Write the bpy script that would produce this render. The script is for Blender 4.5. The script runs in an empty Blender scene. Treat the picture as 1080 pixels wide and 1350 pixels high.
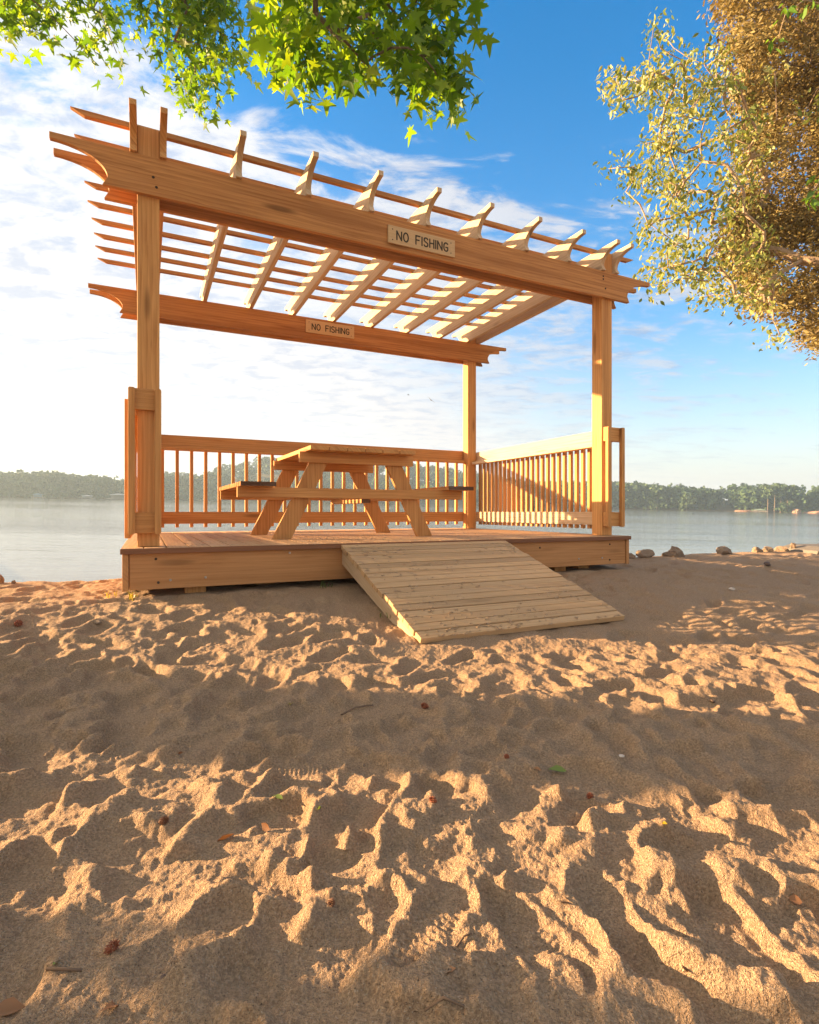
import bpy, math, random
import numpy as np
from mathutils import Vector, Matrix
random.seed(7); RNG = np.random.default_rng(11)
R = math.radians
scene = bpy.context.scene
COL = scene.collection

# ------------------------------------------------------------------ camera
ZC = 0.78                       # eye height over the foreground sand
UP = Vector((0.0195, -0.018, 1.0)).normalized()
ROT = UP.rotation_difference(Vector((0, 0, 1))).to_matrix().to_4x4()
cam = bpy.data.cameras.new('camera'); camo = bpy.data.objects.new('camera', cam); COL.objects.link(camo)
cam.sensor_fit = 'HORIZONTAL'; cam.sensor_width = 36.0; cam.lens = 36.0 * 724.1 / 1080.0
cam.clip_start = 0.05; cam.clip_end = 6000
camo.matrix_world = Matrix.Translation((0, 0, ZC)) @ ROT @ Matrix.Rotation(R(90), 4, 'X')
scene.camera = camo

# ------------------------------------------------------------------ light and exposure
EXPO = 2.28
SUN_EL = 10.3
sdx, sdy = -0.988, 0.156                   # horizontal direction towards the sun
ce, se = math.cos(R(SUN_EL)), math.sin(R(SUN_EL))
SUN = Vector((sdx * ce, sdy * ce, se)).normalized()
sl = bpy.data.lights.new('sun', 'SUN'); sl.energy = 5.0; sl.angle = R(0.5); sl.color = (1.0, 0.64, 0.32)
so = bpy.data.objects.new('sun', sl); COL.objects.link(so)
so.rotation_euler = (-SUN).to_track_quat('-Z', 'Y').to_euler()
scene.view_settings.view_transform = 'Standard'; scene.view_settings.look = 'None'
scene.view_settings.exposure = EXPO; scene.view_settings.gamma = 1.0

# node helper
class NT:
    def __init__(s, tree): s.t = tree; s.n = tree.nodes; s.l = tree.links
    def new(s, typ, **kw):
        n = s.n.new(typ)
        for k, v in kw.items(): setattr(n, k, v)
        return n
    def put(s, sock, v):
        if hasattr(v, 'is_output') or isinstance(v, bpy.types.NodeSocket): s.l.new(v, sock)
        elif isinstance(v, (tuple, list)) and len(v) == 3 and sock.type == 'RGBA': sock.default_value = (*v, 1)
        else: sock.default_value = v
    def math(s, op, a, b=0.0, c=None, clamp=False):
        n = s.new('ShaderNodeMath', operation=op, use_clamp=clamp); s.put(n.inputs[0], a); s.put(n.inputs[1], b)
        if c is not None: s.put(n.inputs[2], c)
        return n.outputs[0]
    def vmath(s, op, a, b):
        n = s.new('ShaderNodeVectorMath', operation=op); s.put(n.inputs[0], a); s.put(n.inputs[1], b)
        return n.outputs['Value'] if op == 'DOT_PRODUCT' else n.outputs[0]
    def noise(s, vec, scale, detail=4, rough=0.5, dist=0.0, out='Fac'):
        n = s.new('ShaderNodeTexNoise'); s.put(n.inputs['Vector'], vec); n.inputs['Scale'].default_value = scale
        n.inputs['Detail'].default_value = detail; n.inputs['Roughness'].default_value = rough
        n.inputs['Distortion'].default_value = dist
        return n.outputs[out]
    def ramp(s, fac, stops, interp='LINEAR'):
        n = s.new('ShaderNodeValToRGB'); s.put(n.inputs[0], fac); cr = n.color_ramp; cr.interpolation = interp
        while len(cr.elements) < len(stops): cr.elements.new(0.5)
        for e, (p, c) in zip(cr.elements, stops):
            e.position = p; e.color = (*c, 1) if isinstance(c, (tuple, list)) else (c, c, c, 1)
        return n.outputs[0]
    def smooth(s, v, a, b):
        n = s.new('ShaderNodeMapRange', interpolation_type='SMOOTHSTEP'); s.put(n.inputs[0], v)
        n.inputs[1].default_value = a; n.inputs[2].default_value = b
        return n.outputs[0]
    def mix(s, f, a, b, blend='MIX'):
        n = s.new('ShaderNodeMix', data_type='RGBA', blend_type=blend, clamp_factor=True)
        s.put(n.inputs['Factor'], f); s.put(n.inputs[6], a); s.put(n.inputs[7], b)
        return n.outputs[2]
    def mapping(s, vec, scale=(1, 1, 1), loc=(0, 0, 0), rot=(0, 0, 0)):
        n = s.new('ShaderNodeMapping'); s.put(n.inputs[0], vec)
        n.inputs['Location'].default_value = loc; n.inputs['Rotation'].default_value = rot; n.inputs['Scale'].default_value = scale
        return n.outputs[0]
    def bump(s, h, strength=0.3, dist=0.01, normal=None):
        n = s.new('ShaderNodeBump'); n.inputs['Strength'].default_value = strength; n.inputs['Distance'].default_value = dist
        s.put(n.inputs['Height'], h)
        if normal is not None: s.put(n.inputs['Normal'], normal)
        return n.outputs[0]

# ------------------------------------------------------------------ sky
world = bpy.data.worlds.new('World'); scene.world = world; world.use_nodes = True
w = NT(world.node_tree); w.n.clear()
sky = w.new('ShaderNodeTexSky', sky_type='NISHITA'); sky.sun_disc = False
sky.sun_elevation = R(SUN_EL); sky.sun_rotation = math.atan2(sdx, sdy)
sky.air_density = 1.0; sky.dust_density = 0.6; sky.ozone_density = 2.5
hs = w.new('ShaderNodeHueSaturation'); w.put(hs.inputs['Color'], sky.outputs[0])
hs.inputs['Saturation'].default_value = 1.55; hs.inputs['Value'].default_value = 1.45
nish = w.vmath('MULTIPLY', hs.outputs[0], (0.13, 0.13, 0.13))
D = w.new('ShaderNodeTexCoord').outputs['Generated']
sep = w.new('ShaderNodeSeparateXYZ'); w.put(sep.inputs[0], D); dx, dy, dz = sep.outputs
zc = w.math('MAXIMUM', dz, 0.0)
den = w.math('ADD', zc, 0.10)
cmb = w.new('ShaderNodeCombineXYZ'); w.put(cmb.inputs[0], w.math('DIVIDE', dx, den)); w.put(cmb.inputs[1], w.math('DIVIDE', dy, den))
P = cmb.outputs[0]
Pm = w.mapping(P, scale=(1.0, 1.6, 1), rot=(0, 0, R(-22)))
big = w.noise(Pm, 1.1, 3, 0.5, 0.3)
puff = w.noise(Pm, 2.7, 10, 0.62, 0.5)
fine = w.noise(Pm, 11.0, 6, 0.6, 0.3)
m = w.vmath('DOT_PRODUCT', D, (-0.29, 0.615, -1.0))          # positive under the edge of the cloud bank
L = w.vmath('DOT_PRODUCT', D, (sdx, sdy, 0.0))               # towards the sun
m2 = w.math('ADD', m, w.math('MULTIPLY', w.smooth(L, 0.25, 0.8), 0.13))
edge = w.math('ADD', m2, w.math('MULTIPLY', w.math('SUBTRACT', puff, 0.5), 0.62))
edge = w.math('ADD', edge, w.math('MULTIPLY', w.math('SUBTRACT', big, 0.5), 0.12))
bank = w.smooth(edge, -0.015, 0.075)
# broken up by blue gaps away from the sun
thr = w.math('ADD', w.math('MULTIPLY', L, 0.50), 0.05)
gap = w.math('ADD', w.math('MULTIPLY', w.math('SUBTRACT', puff, 0.5), 1.5), thr)
gap = w.math('ADD', gap, w.math('MULTIPLY', w.math('SUBTRACT', fine, 0.5), 0.35))
gapm = w.smooth(gap, -0.14, 0.16)
cloud = w.math('MULTIPLY', bank, gapm)
wisp = w.math('MULTIPLY', w.smooth(w.math('ADD', puff, w.math('MULTIPLY', big, 0.5)), 0.86, 1.02), 0.55)
cloud = w.math('MAXIMUM', cloud, w.math('MULTIPLY', wisp, w.smooth(m, -0.55, 0.0)))
# haze near the horizon and glow to the sun's side
hz = w.math('POWER', w.math('SUBTRACT', 1.0, zc), 4.4)
hz2 = w.math('MULTIPLY', w.smooth(L, -0.30, 0.60), w.smooth(w.math('ADD', dz, w.math('MULTIPLY', L, -0.25)), 0.50, 0.02))
haze = w.math('MINIMUM', w.math('ADD', w.math('MULTIPLY', hz, 1.08), hz2), 0.97)
whitec = w.mix(w.smooth(L, -0.3, 0.6), (0.345, 0.355, 0.385), (0.505, 0.495, 0.485))
lowc = w.mix(w.smooth(L, -0.3, 0.45), (0.425, 0.405, 0.405), (0.50, 0.48, 0.465))
shade = w.mix(w.smooth(w.noise(Pm, 5.5, 8, 0.65, 0.4), 0.36, 0.56), (0.60, 0.69, 0.86), (1.0, 1.0, 1.0))
cloudc = w.mix(1.0, whitec, shade, 'MULTIPLY')
c1 = w.mix(haze, nish, lowc)
cl = w.math('MULTIPLY', cloud, w.math('SUBTRACT', 1.0, w.math('MULTIPLY', hz, 0.8)))
c2 = w.mix(w.math('MULTIPLY', cl, 0.93), c1, cloudc)
# unseen overcast added behind the viewer and overhead for a neutral fill
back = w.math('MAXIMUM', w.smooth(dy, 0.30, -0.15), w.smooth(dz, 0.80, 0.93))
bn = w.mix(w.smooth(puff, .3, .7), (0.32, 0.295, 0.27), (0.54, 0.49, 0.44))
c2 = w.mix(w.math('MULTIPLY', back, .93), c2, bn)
# sky glow round the sun, boosted out of view to bring out sand relief
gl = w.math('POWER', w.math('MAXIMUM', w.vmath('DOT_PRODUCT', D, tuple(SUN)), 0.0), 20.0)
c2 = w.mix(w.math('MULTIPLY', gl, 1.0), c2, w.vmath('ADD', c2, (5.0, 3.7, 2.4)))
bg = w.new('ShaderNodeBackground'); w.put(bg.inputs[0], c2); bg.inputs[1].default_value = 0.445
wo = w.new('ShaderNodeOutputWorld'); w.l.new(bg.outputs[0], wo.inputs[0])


# ------------------------------------------------------------------ helpers
def tagp(o, label=None, cat=None, group=None, kind=None):
    if label: o['label'] = label
    if cat: o['category'] = cat
    if group: o['group'] = group
    if kind: o['kind'] = kind
    return o

def empty(name, mat4, label, cat, group=None):
    o = bpy.data.objects.new(name, None); COL.objects.link(o); o.empty_display_size = 0.2
    o.matrix_world = mat4
    return tagp(o, label, cat, group)

def link(name, me, parent=None, loc=None, bevel=0.0):
    o = bpy.data.objects.new(name, me); COL.objects.link(o)
    if parent is not None: o.parent = parent
    if loc is not None: o.location = loc
    if bevel:
        b = o.modifiers.new('bevel', 'BEVEL'); b.width = bevel; b.segments = 2; b.limit_method = 'ANGLE'; b.angle_limit = R(40)
    return o

def mesh_np(name, verts, faces_flat, sizes, mat=None, smooth=False, rnd=None):
    me = bpy.data.meshes.new(name)
    nv = len(verts); nf = len(sizes); nl = len(faces_flat)
    me.vertices.add(nv); me.vertices.foreach_set('co', np.asarray(verts, np.float32).ravel())
    me.loops.add(nl); me.loops.foreach_set('vertex_index', np.asarray(faces_flat, np.int32))
    me.polygons.add(nf)
    starts = np.concatenate([[0], np.cumsum(sizes)[:-1]]).astype(np.int32)
    me.polygons.foreach_set('loop_start', starts); me.polygons.foreach_set('loop_total', np.asarray(sizes, np.int32))
    if smooth: me.polygons.foreach_set('use_smooth', np.ones(nf, bool))
    me.update(calc_edges=True)
    if rnd is not None:
        a = me.attributes.new('rnd', 'FLOAT', 'POINT'); a.data.foreach_set('value', np.asarray(rnd, np.float32))
    if mat: me.materials.append(mat)
    return me

class MB:
    """collects boards (with grain UVs running along each board) into one mesh"""
    def __init__(s): s.v = []; s.f = []; s.uv = []; s.bid = []
    def prism(s, prof, t0, t1, frame, gdir=0, seed=None):
        """prof: 2D outline (u,w); extruded t0..t1; frame maps (u,w,t) to xyz; grain along u (0) or w (1)"""
        rr = random.random() if seed is None else seed
        ou, ov = random.random() * 40, random.random() * 40
        n = len(prof); b = len(s.v)
        for t in (t0, t1):
            for (u, w_) in prof: s.v.append(tuple(frame(u, w_, t)))
        def uvf(u, w_, t): return ((u + ou, w_ + t * 1.0 + ov) if gdir == 0 else (w_ + ou, u + t + ov))
        def add(idx, uvs):
            s.f.append(idx); s.uv.append(uvs); s.bid.append(rr)
        add([b + i for i in range(n)][::-1], [uvf(*prof[i], t0) for i in range(n)][::-1])
        add([b + n + i for i in range(n)], [uvf(*prof[i], t1 + 7) for i in range(n)])
        for i in range(n):
            j = (i + 1) % n
            add([b + i, b + j, b + n + j, b + n + i], [uvf(*prof[i], t0 + 3), uvf(*prof[j], t0 + 3), uvf(*prof[j], t1 + 3), uvf(*prof[i], t1 + 3)])
        return s
    def box(s, x0, x1, y0, y1, z0, z1, axis=None):
        d = (x1 - x0, y1 - y0, z1 - z0)
        if axis is None: axis = d.index(max(d))
        if axis == 0: return s.prism([(x0, z0), (x1, z0), (x1, z1), (x0, z1)], y0, y1, lambda u, w_, t: (u, t, w_))
        if axis == 1: return s.prism([(y0, z0), (y1, z0), (y1, z1), (y0, z1)], x0, x1, lambda u, w_, t: (t, u, w_))
        return s.prism([(z0, y0), (z1, y0), (z1, y1), (z0, y1)], x0, x1, lambda u, w_, t: (t, w_, u))
    def build(s, name, mat, parent=None, bevel=0.004, loc=None):
        me = bpy.data.meshes.new(name)
        me.from_pydata(s.v, [], s.f); me.materials.append(mat)
        uv = me.uv_layers.new(name='grain'); bd = me.uv_layers.new(name='board')
        k = 0
        for fi, f in enumerate(s.f):
            for q in range(len(f)):
                uv.data[k].uv = s.uv[fi][q]; bd.data[k].uv = (s.bid[fi], s.bid[fi]); k += 1
        import bmesh
        bm = bmesh.new(); bm.from_mesh(me); bmesh.ops.recalc_face_normals(bm, faces=bm.faces); bm.to_mesh(me); bm.free()
        return link(name, me, parent, loc, bevel)

# ------------------------------------------------------------------ materials
def new_mat(name):
    m = bpy.data.materials.new(name); m.use_nodes = True
    t = NT(m.node_tree); t.n.clear()
    out = t.new('ShaderNodeOutputMaterial')
    return m, t, out

def principled(t, out, **kw):
    p = t.new('ShaderNodeBsdfPrincipled'); t.l.new(p.outputs[0], out.inputs[0])
    for k, v in kw.items(): t.put(p.inputs[k.replace('_', ' ')], v)
    return p

def wood(name, light, dark, knot=0.6, vary=0.25, rough=0.72, sand=0.0, weather=0.0, grey=(0.36, 0.30, 0.24)):
    m, t, out = new_mat(name)
    uv = t.new('ShaderNodeUVMap', uv_map='grain').outputs[0]
    bd = t.new('ShaderNodeUVMap', uv_map='board').outputs[0]
    g1 = t.noise(t.mapping(uv, scale=(0.55, 11, 1)), 2.0, 5, 0.6, 1.6)
    g2 = t.noise(t.mapping(uv, scale=(3, 170, 1)), 1.0, 3, 0.6)
    wv = t.new('ShaderNodeTexWave', wave_type='BANDS', bands_direction='Y', wave_profile='SAW')
    t.put(wv.inputs['Vector'], t.mapping(uv, scale=(0.12, 1, 1))); wv.inputs['Scale'].default_value = 11
    wv.inputs['Distortion'].default_value = 7; wv.inputs['Detail'].default_value = 2; wv.inputs['Detail Scale'].default_value = 0.8
    g = t.math('ADD', t.math('MULTIPLY', g1, 0.72), t.math('MULTIPLY', wv.outputs['Fac'], 0.17))
    g = t.math('ADD', g, t.math('MULTIPLY', g2, 0.25))
    col = t.ramp(g, [(0.36, light), (0.60, tuple(0.55 * a + 0.45 * b for a, b in zip(light, dark))), (0.80, dark)])
    # knots
    vo = t.new('ShaderNodeTexVoronoi', feature='F1'); vo.inputs['Randomness'].default_value = 1.0
    t.put(vo.inputs['Vector'], t.mapping(uv, scale=(1.1, 6.0, 1))); vo.inputs['Scale'].default_value = 1.0
    kn = t.smooth(t.math('ADD', vo.outputs['Distance'], t.math('MULTIPLY', t.math('SUBTRACT', g1, 0.5), 0.12)), 0.19, 0.06)
    col = t.mix(t.math('MULTIPLY', kn, knot), col, tuple(0.33 * c for c in dark))
    st = t.noise(t.mapping(uv, scale=(0.25, 6, 1)), 1.4, 3, 0.5, 0.6)
    col = t.mix(t.math('MULTIPLY', t.smooth(st, 0.55, 0.68), 0.55), col, dark)
    # board to board variation
    bs = t.new('ShaderNodeSeparateXYZ'); t.put(bs.inputs[0], bd)
    v = t.math('ADD', 1.0 - vary / 2, t.math('MULTIPLY', bs.outputs[0], vary))
    vc = t.new('ShaderNodeCombineXYZ'); [t.put(vc.inputs[i], v) for i in range(3)]
    col = t.mix(1.0, col, vc.outputs[0], 'MULTIPLY')
    bl = t.noise(t.mapping(uv, scale=(1.3, 3.0, 1)), 1.6, 4, 0.6)
    col = t.mix(t.math('MULTIPLY', t.smooth(bl, 0.42, 0.75), 0.28 + weather), col, grey)
    h = t.math('ADD', g2, t.math('MULTIPLY', wv.outputs['Fac'], -0.3))
    if sand:
        oc = t.new('ShaderNodeTexCoord').outputs['Object']
        sn = t.noise(t.mapping(oc, scale=(1, 2.2, 1)), 2.6, 8, 0.72, 0.6)
        sf = t.smooth(sn, 0.60 - sand * 0.2, 0.72 - sand * 0.2)
        gr = t.noise(oc, 900, 2, 0.5)
        sc = t.mix(gr, (0.26, 0.19, 0.13), (0.64, 0.48, 0.34))
        sf = t.math('MULTIPLY', sf, t.smooth(t.noise(oc, 140, 3, 0.6), 0.36, 0.56))
        col = t.mix(sf, col, sc)
        h = t.math('ADD', h, t.math('MULTIPLY', sf, t.math('ADD', 0.8, gr)))
    nrm = t.bump(h, 0.35, 0.003)
    p = principled(t, out, Base_Color=col, Roughness=rough, Normal=nrm)
    p.inputs['Specular IOR Level'].default_value = 0.25
    return m

W_ORG = wood('orange_pine', (0.64, 0.35, 0.13), (0.36, 0.15, 0.045), knot=0.65, vary=0.22, grey=(0.50, 0.25, 0.10))
W_BEAM = wood('beam_pine', (0.56, 0.275, 0.095), (0.25, 0.095, 0.03), knot=0.7, vary=0.12, grey=(0.48, 0.23, 0.09))
W_PALE = wood('pale_pine', (0.64, 0.485, 0.33), (0.43, 0.29, 0.17), knot=0.75, vary=0.2, grey=(0.56, 0.42, 0.28))
W_DECK = wood('deck_pine', (0.63, 0.41, 0.215), (0.40, 0.21, 0.10), knot=0.4, vary=0.25, sand=0.3, grey=(0.50, 0.31, 0.18))
W_RIM = wood('rim_pine', (0.55, 0.285, 0.12), (0.36, 0.165, 0.06), knot=0.5, vary=0.06, grey=(0.45, 0.24, 0.11))
W_DARK = wood('dark_endgrain', (0.12, 0.055, 0.028), (0.07, 0.03, 0.015), knot=0.2, vary=0.1)
W_RAMP = wood('ramp_wood', (0.55, 0.37, 0.205), (0.37, 0.225, 0.11), knot=0.25, vary=0.30, sand=0.0, grey=(0.44, 0.32, 0.21))
W_SIGN = wood('sign_board', (0.60, 0.42, 0.24), (0.50, 0.33, 0.17), knot=0.2, vary=0.05, grey=(0.5, 0.36, 0.21))

def plain(name, col, rough=0.7, metallic=0.0, nscale=30, namp=0.3):
    m, t, out = new_mat(name)
    oc = t.new('ShaderNodeTexCoord').outputs['Object']
    n = t.noise(oc, nscale, 5, 0.6)
    c = t.mix(n, tuple(x * (1 - namp) for x in col), tuple(min(1, x * (1 + namp)) for x in col))
    principled(t, out, Base_Color=c, Roughness=rough, Metallic=metallic, Normal=t.bump(n, 0.3, 0.004))
    return m
M_INK = plain('routed_lettering', (0.05, 0.04, 0.028), 0.9)
M_STEEL = plain('galvanised_bolt', (0.45, 0.43, 0.40), 0.45, 0.8)
M_HOLE = plain('dark_bolt', (0.035, 0.02, 0.012), 0.8)

def pn2(x, y):
    return math.sin(x * 2.1 + 1.3 * math.sin(y * 1.7)) * .3 + math.sin(y * 3.3 + 2 * math.sin(x * 2.9)) * .25 + math.sin(x * 7.1 + y * 5.3) * .12
# ------------------------------------------------------------------ pavilion
TH = 0.4465; PX0, PY0, HC = -1.8691, 3.7685, 0.2412
PM = Matrix.Translation((0, 0, ZC)) @ ROT @ Matrix.Translation((PX0, PY0, -HC)) @ Matrix.Rotation(TH, 4, 'Z')
PW, PD, PH, PP = 4.248, 2.588, 2.420, 0.14
pav = empty('pavilion', PM, 'open timber pavilion with slatted roof, railings and ramp standing on the lakeside sand', 'pavilion')
T = 0.038
# deck: boards run front to back
DX0, DX1, DY0, DY1 = -0.095, PW + PP + 0.095, -0.150, 3.02
deck = MB(); x = DX0; k = 0
while x < DX1 - 0.02:
    x1 = min(x + 0.139, DX1)
    deck.prism([(DY0 + random.uniform(-.003, .003), -0.036), (DY1, -0.036), (DY1, 0.0), (DY0, 0.0)], x, x1 - 0.005, lambda u, w_, t: (t, u, w_)); x += 0.1405
decko = deck.build('deck', W_DECK, pav, 0.003)
MB().box(DX0 + T + .012, DX1 - T - .012, DY0 + .018, DY0 + .018 + T, -0.279, -0.037).build('rim_board', W_RIM, pav)
for (a, b) in ((DX0 + .008, DX0 + .008 + T), (DX1 - .008 - T, DX1 - .008)):
    MB().box(a, b, DY0 + .006, DY1 - .01, -0.284, -0.0385).build('rim_board', W_RIM, pav)
MB().box(DX0 + T + .012, DX1 - T - .012, DY1 - .055, DY1 - .017, -0.279, -0.037).build('rim_board', W_RIM, pav)
W_SHADED_ENDS = wood('shaded_board_ends', (0.26, 0.12, 0.065), (0.16, 0.07, 0.035), knot=0.2, vary=0.1, grey=(0.2, 0.10, 0.06))  # dark colour stands in for shade over the deck board ends
MB().box(DX0 - .003, DX1 + .003, DY0 - .011, DY0 - .0035, -0.0375, -0.0015, 0).build('board_end_shade', W_SHADED_ENDS, pav, .002)  # strip added along the front edge to carry that painted shade
jo = MB(); xj = DX0 + 0.40
while xj < DX1 - .3: jo.box(xj, xj + T, DY0 + .06, DY1 - .06, -0.24, -0.038); xj += 0.405
jo.build('floor_joists', W_RIM, pav, 0)
for (xa, ya) in ((0.30, -0.06), (0.82, 0.10), (3.62, -0.02), (3.98, 0.05), (0.3, 1.5), (3.6, 1.5), (0.3, 2.9), (2.1, 2.9), (4.0, 2.9), (2.0, .1)):
    MB().box(xa, xa + .14, ya, ya + .14, -1.25 if ya > 1 else -0.52, -0.285, 2).build('footing_post', W_ORG, pav)
def disc(name, r, h, mat, parent, mtx, n=10):
    vs = [(r * math.cos(2 * math.pi * i / n), r * math.sin(2 * math.pi * i / n), 0) for i in range(n)]
    vs += [(x_ * .75, y_ * .75, h) for x_, y_, _ in vs]
    fs = [list(range(n, 2 * n))] + [[i, (i + 1) % n, n + (i + 1) % n, n + i] for i in range(n)]
    me = bpy.data.meshes.new(name); me.from_pydata(vs, [], fs); me.materials.append(mat)
    o = link(name, me, parent); o.matrix_local = mtx
    return o
FR = Matrix.Rotation(R(90), 4, 'X')         # faces -Y
for (xb, zb, mm) in ((0.115, -0.075, M_HOLE), (0.13, -0.235, M_HOLE), (0.205, -0.222, M_STEEL), (0.43, -0.215, M_STEEL), (1.02, -0.062, M_STEEL), (1.62, -.24, M_HOLE),
                     (3.82, -0.21, M_STEEL), (4.12, -0.212, M_STEEL), (4.22, -0.08, M_HOLE), (4.22, -0.235, M_HOLE), (3.35, -.09, M_HOLE)):
    disc('bolt', 0.009, 0.006, mm, pav, Matrix.Translation((xb, DY0 + .0178, zb)) @ FR)

# posts
for (xa, ya) in ((0, 0), (PW, 0), (PW, PD), (0, PD)):
    MB().box(xa, xa + PP, ya, ya + PP, 0.0015, 2.900, 2).build('post', W_ORG, pav, 0.006)

def cove(tip, inner, H, th, step=0.03, n=10):
    """outline of a beam/rafter end, pointing to -u, from the top tip round to the bottom"""
    pts = [(-tip, H), (-tip, H - th)]
    cx_, cz_ = -tip, 0.055
    for i in range(1, n + 1):
        a = math.pi / 2 * (1 - i / n)
        pts.append((-tip + (tip - inner + step) * math.cos(a), cz_ + (H - th - cz_) * math.sin(a)))
    pts.append((-inner, 0.0))
    return pts
def coved(u0, u1, H, tip, inner, th):
    l = [(u0 + a, b) for a, b in cove(tip, inner, H, th)]
    r_ = [(u1 - a, b) for a, b in cove(tip, inner, H, th)][::-1]
    return l + r_
bp = coved(0, PW + PP, 0.263, 0.505, 0.207, 0.042)
for ya in (-T, PP + .0, PD - T, PD + PP):
    mb = MB(); mb.prism(bp, ya, ya + T, lambda u, w_, t: (u, t, w_ + PH)); mb.build('beam', W_BEAM, pav, 0.003)
# rafters
ZR = PH + 0.263
rp = coved(0, PD + PP, 0.224, 0.245, 0.062, 0.038)
for i, xa in enumerate((-T - .0035, 0.1435, 0.65, 1.17, 1.69, 2.21, 2.73, 3.25, 3.765, PW - T - .0035, PW + PP + .0035)):
    mb = MB(); mb.prism(rp, xa - .003, xa + T + .003, lambda u, w_, t: (t, u, w_ + ZR + .001))
    mb.build('rafter', W_PALE if i > 1 else W_ORG, pav, 0.003)
ZS = ZR + 0.226
for ya in (0.07, 0.37, 0.69, 0.98, 1.29, 1.60, 1.90, 2.19, 2.49):
    j = random.uniform(-.012, .012)
    MB().prism([(-0.405 + j, ZS + .038), (-0.32 + j, ZS), (PW + PP + .30 + j, ZS), (PW + PP + .385 + j, ZS + .038)], ya, ya + .038, lambda u, w_, t: (u, t, w_)).build('slat', W_BEAM, pav, 0.002)

# railings
def railing(name, x0, x1, y0, y1, along, zt, out, ledge_dir, bal, parent, mat_r=W_ORG, mat_b=W_ORG):
    o = bpy.data.objects.new(name, None); COL.objects.link(o); o.parent = parent
    def B(u0, u1, t0, t1, z0, z1, ax=None):
        t0, t1 = min(t0, t1), max(t0, t1)
        return MB().box(u0, u1, t0, t1, z0, z1, ax) if along == 0 else MB().box(t0, t1, u0, u1, z0, z1, ax)
    if along == 0: u0, u1, t = x0, x1, y0
    else: u0, u1, t = y0, y1, x0
    s = 1 if out > 0 else -1
    AX = along
    B(u0, u1, t, t + s * T, zt - .142, zt, AX).build('top_rail', mat_r, o)
    B(u0, u1, t, t + s * T, 0.103, 0.243, AX).build('bottom_rail', mat_r, o)
    if ledge_dir: B(ledge_dir[0], ledge_dir[1], t - s * .003, t - s * .09, zt - .182, zt - .146, AX).build('ledge', mat_r, o)
    for u in bal:
        B(u, u + T, t + s * (T + .001), t + s * (2 * T + .001), 0.06, zt - .03, 2).build('baluster', mat_b, o, 0.003)
    return o
railing('railing', -0.002, PW + PP + 0.002, PD + PP + .001, 0, 0, 1.135, 1, (0.10, PW + .0), [0.205 + 0.1578 * i for i in range(26)], pav)
railing('railing', PW + PP + .001, 0, 0.002, PD + PP - .002, 1, 1.108, 1, (0.02, PD - .02), [0.16 + 0.0995 * i for i in range(25)], pav, W_PALE, W_ORG)
railing('railing', -.001, 0, 0.002, PD + PP - .002, 1, 1.045, -1, (PP + .004, PD - .004), [0.012 + 0.0995 * i for i in range(27)], pav)
# short returns on the faces of the front posts
def stub(xa, xb, bx, zt):
    o = bpy.data.objects.new('railing', None); COL.objects.link(o); o.parent = pav
    MB().box(xa, xb, -T - .001, -.001, zt - .145, zt, 0).build('top_rail', W_ORG, o)
    MB().box(xa, xb, -T - .001, -.001, 0.095, 0.238, 0).build('bottom_rail', W_ORG, o)
    for u in bx:
        zb = 0.088
        MB().prism([(zb + .012, u), (zt - .012, u), (zt - .002, u + .006), (zt - .002, u + .036), (zt - .014, u + .042), (zb + .014, u + .042), (zb, u + .034), (zb, u + .008)],
                   -2 * T - .002, -T - .0015, lambda a, b, t: (b, t, a)).build('baluster', W_ORG, o, 0.003)
stub(-0.052, 0.150, (-0.054, 0.108), 1.085)
stub(4.262, 4.480, (4.256, 4.445), 1.108)

# signs: routed lettering
GL = {
 'N': [[(0, 0), (0, 1), (.62, 0), (.62, 1)]],
 'O': [[(.31 + .31 * math.sin(a), .5 + .5 * math.cos(a) * (1 if abs(math.cos(a)) < 2 else 1)) for a in [i * math.pi / 12 for i in range(25)]]],
 'F': [[(0, 0), (0, 1), (.56, 1)], [(0, .52), (.45, .52)]],
 'I': [[(.0, 0), (.0, 1)]],
 'S': [[(.52, .84), (.45, .95), (.3, 1), (.12, .97), (.03, .83), (.04, .66), (.15, .56), (.38, .46), (.52, .34), (.53, .16), (.43, .03), (.26, 0), (.1, .03), (.01, .15)]],
 'H': [[(0, 0), (0, 1)], [(.56, 0), (.56, 1)], [(0, .52), (.56, .52)]],
 'G': [[(.54, .84), (.46, .95), (.3, 1), (.12, .93), (.02, .75), (0, .5), (.02, .25), (.12, .07), (.3, 0), (.46, .05), (.55, .2), (.55, .46), (.26, .46)]],
}
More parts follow.
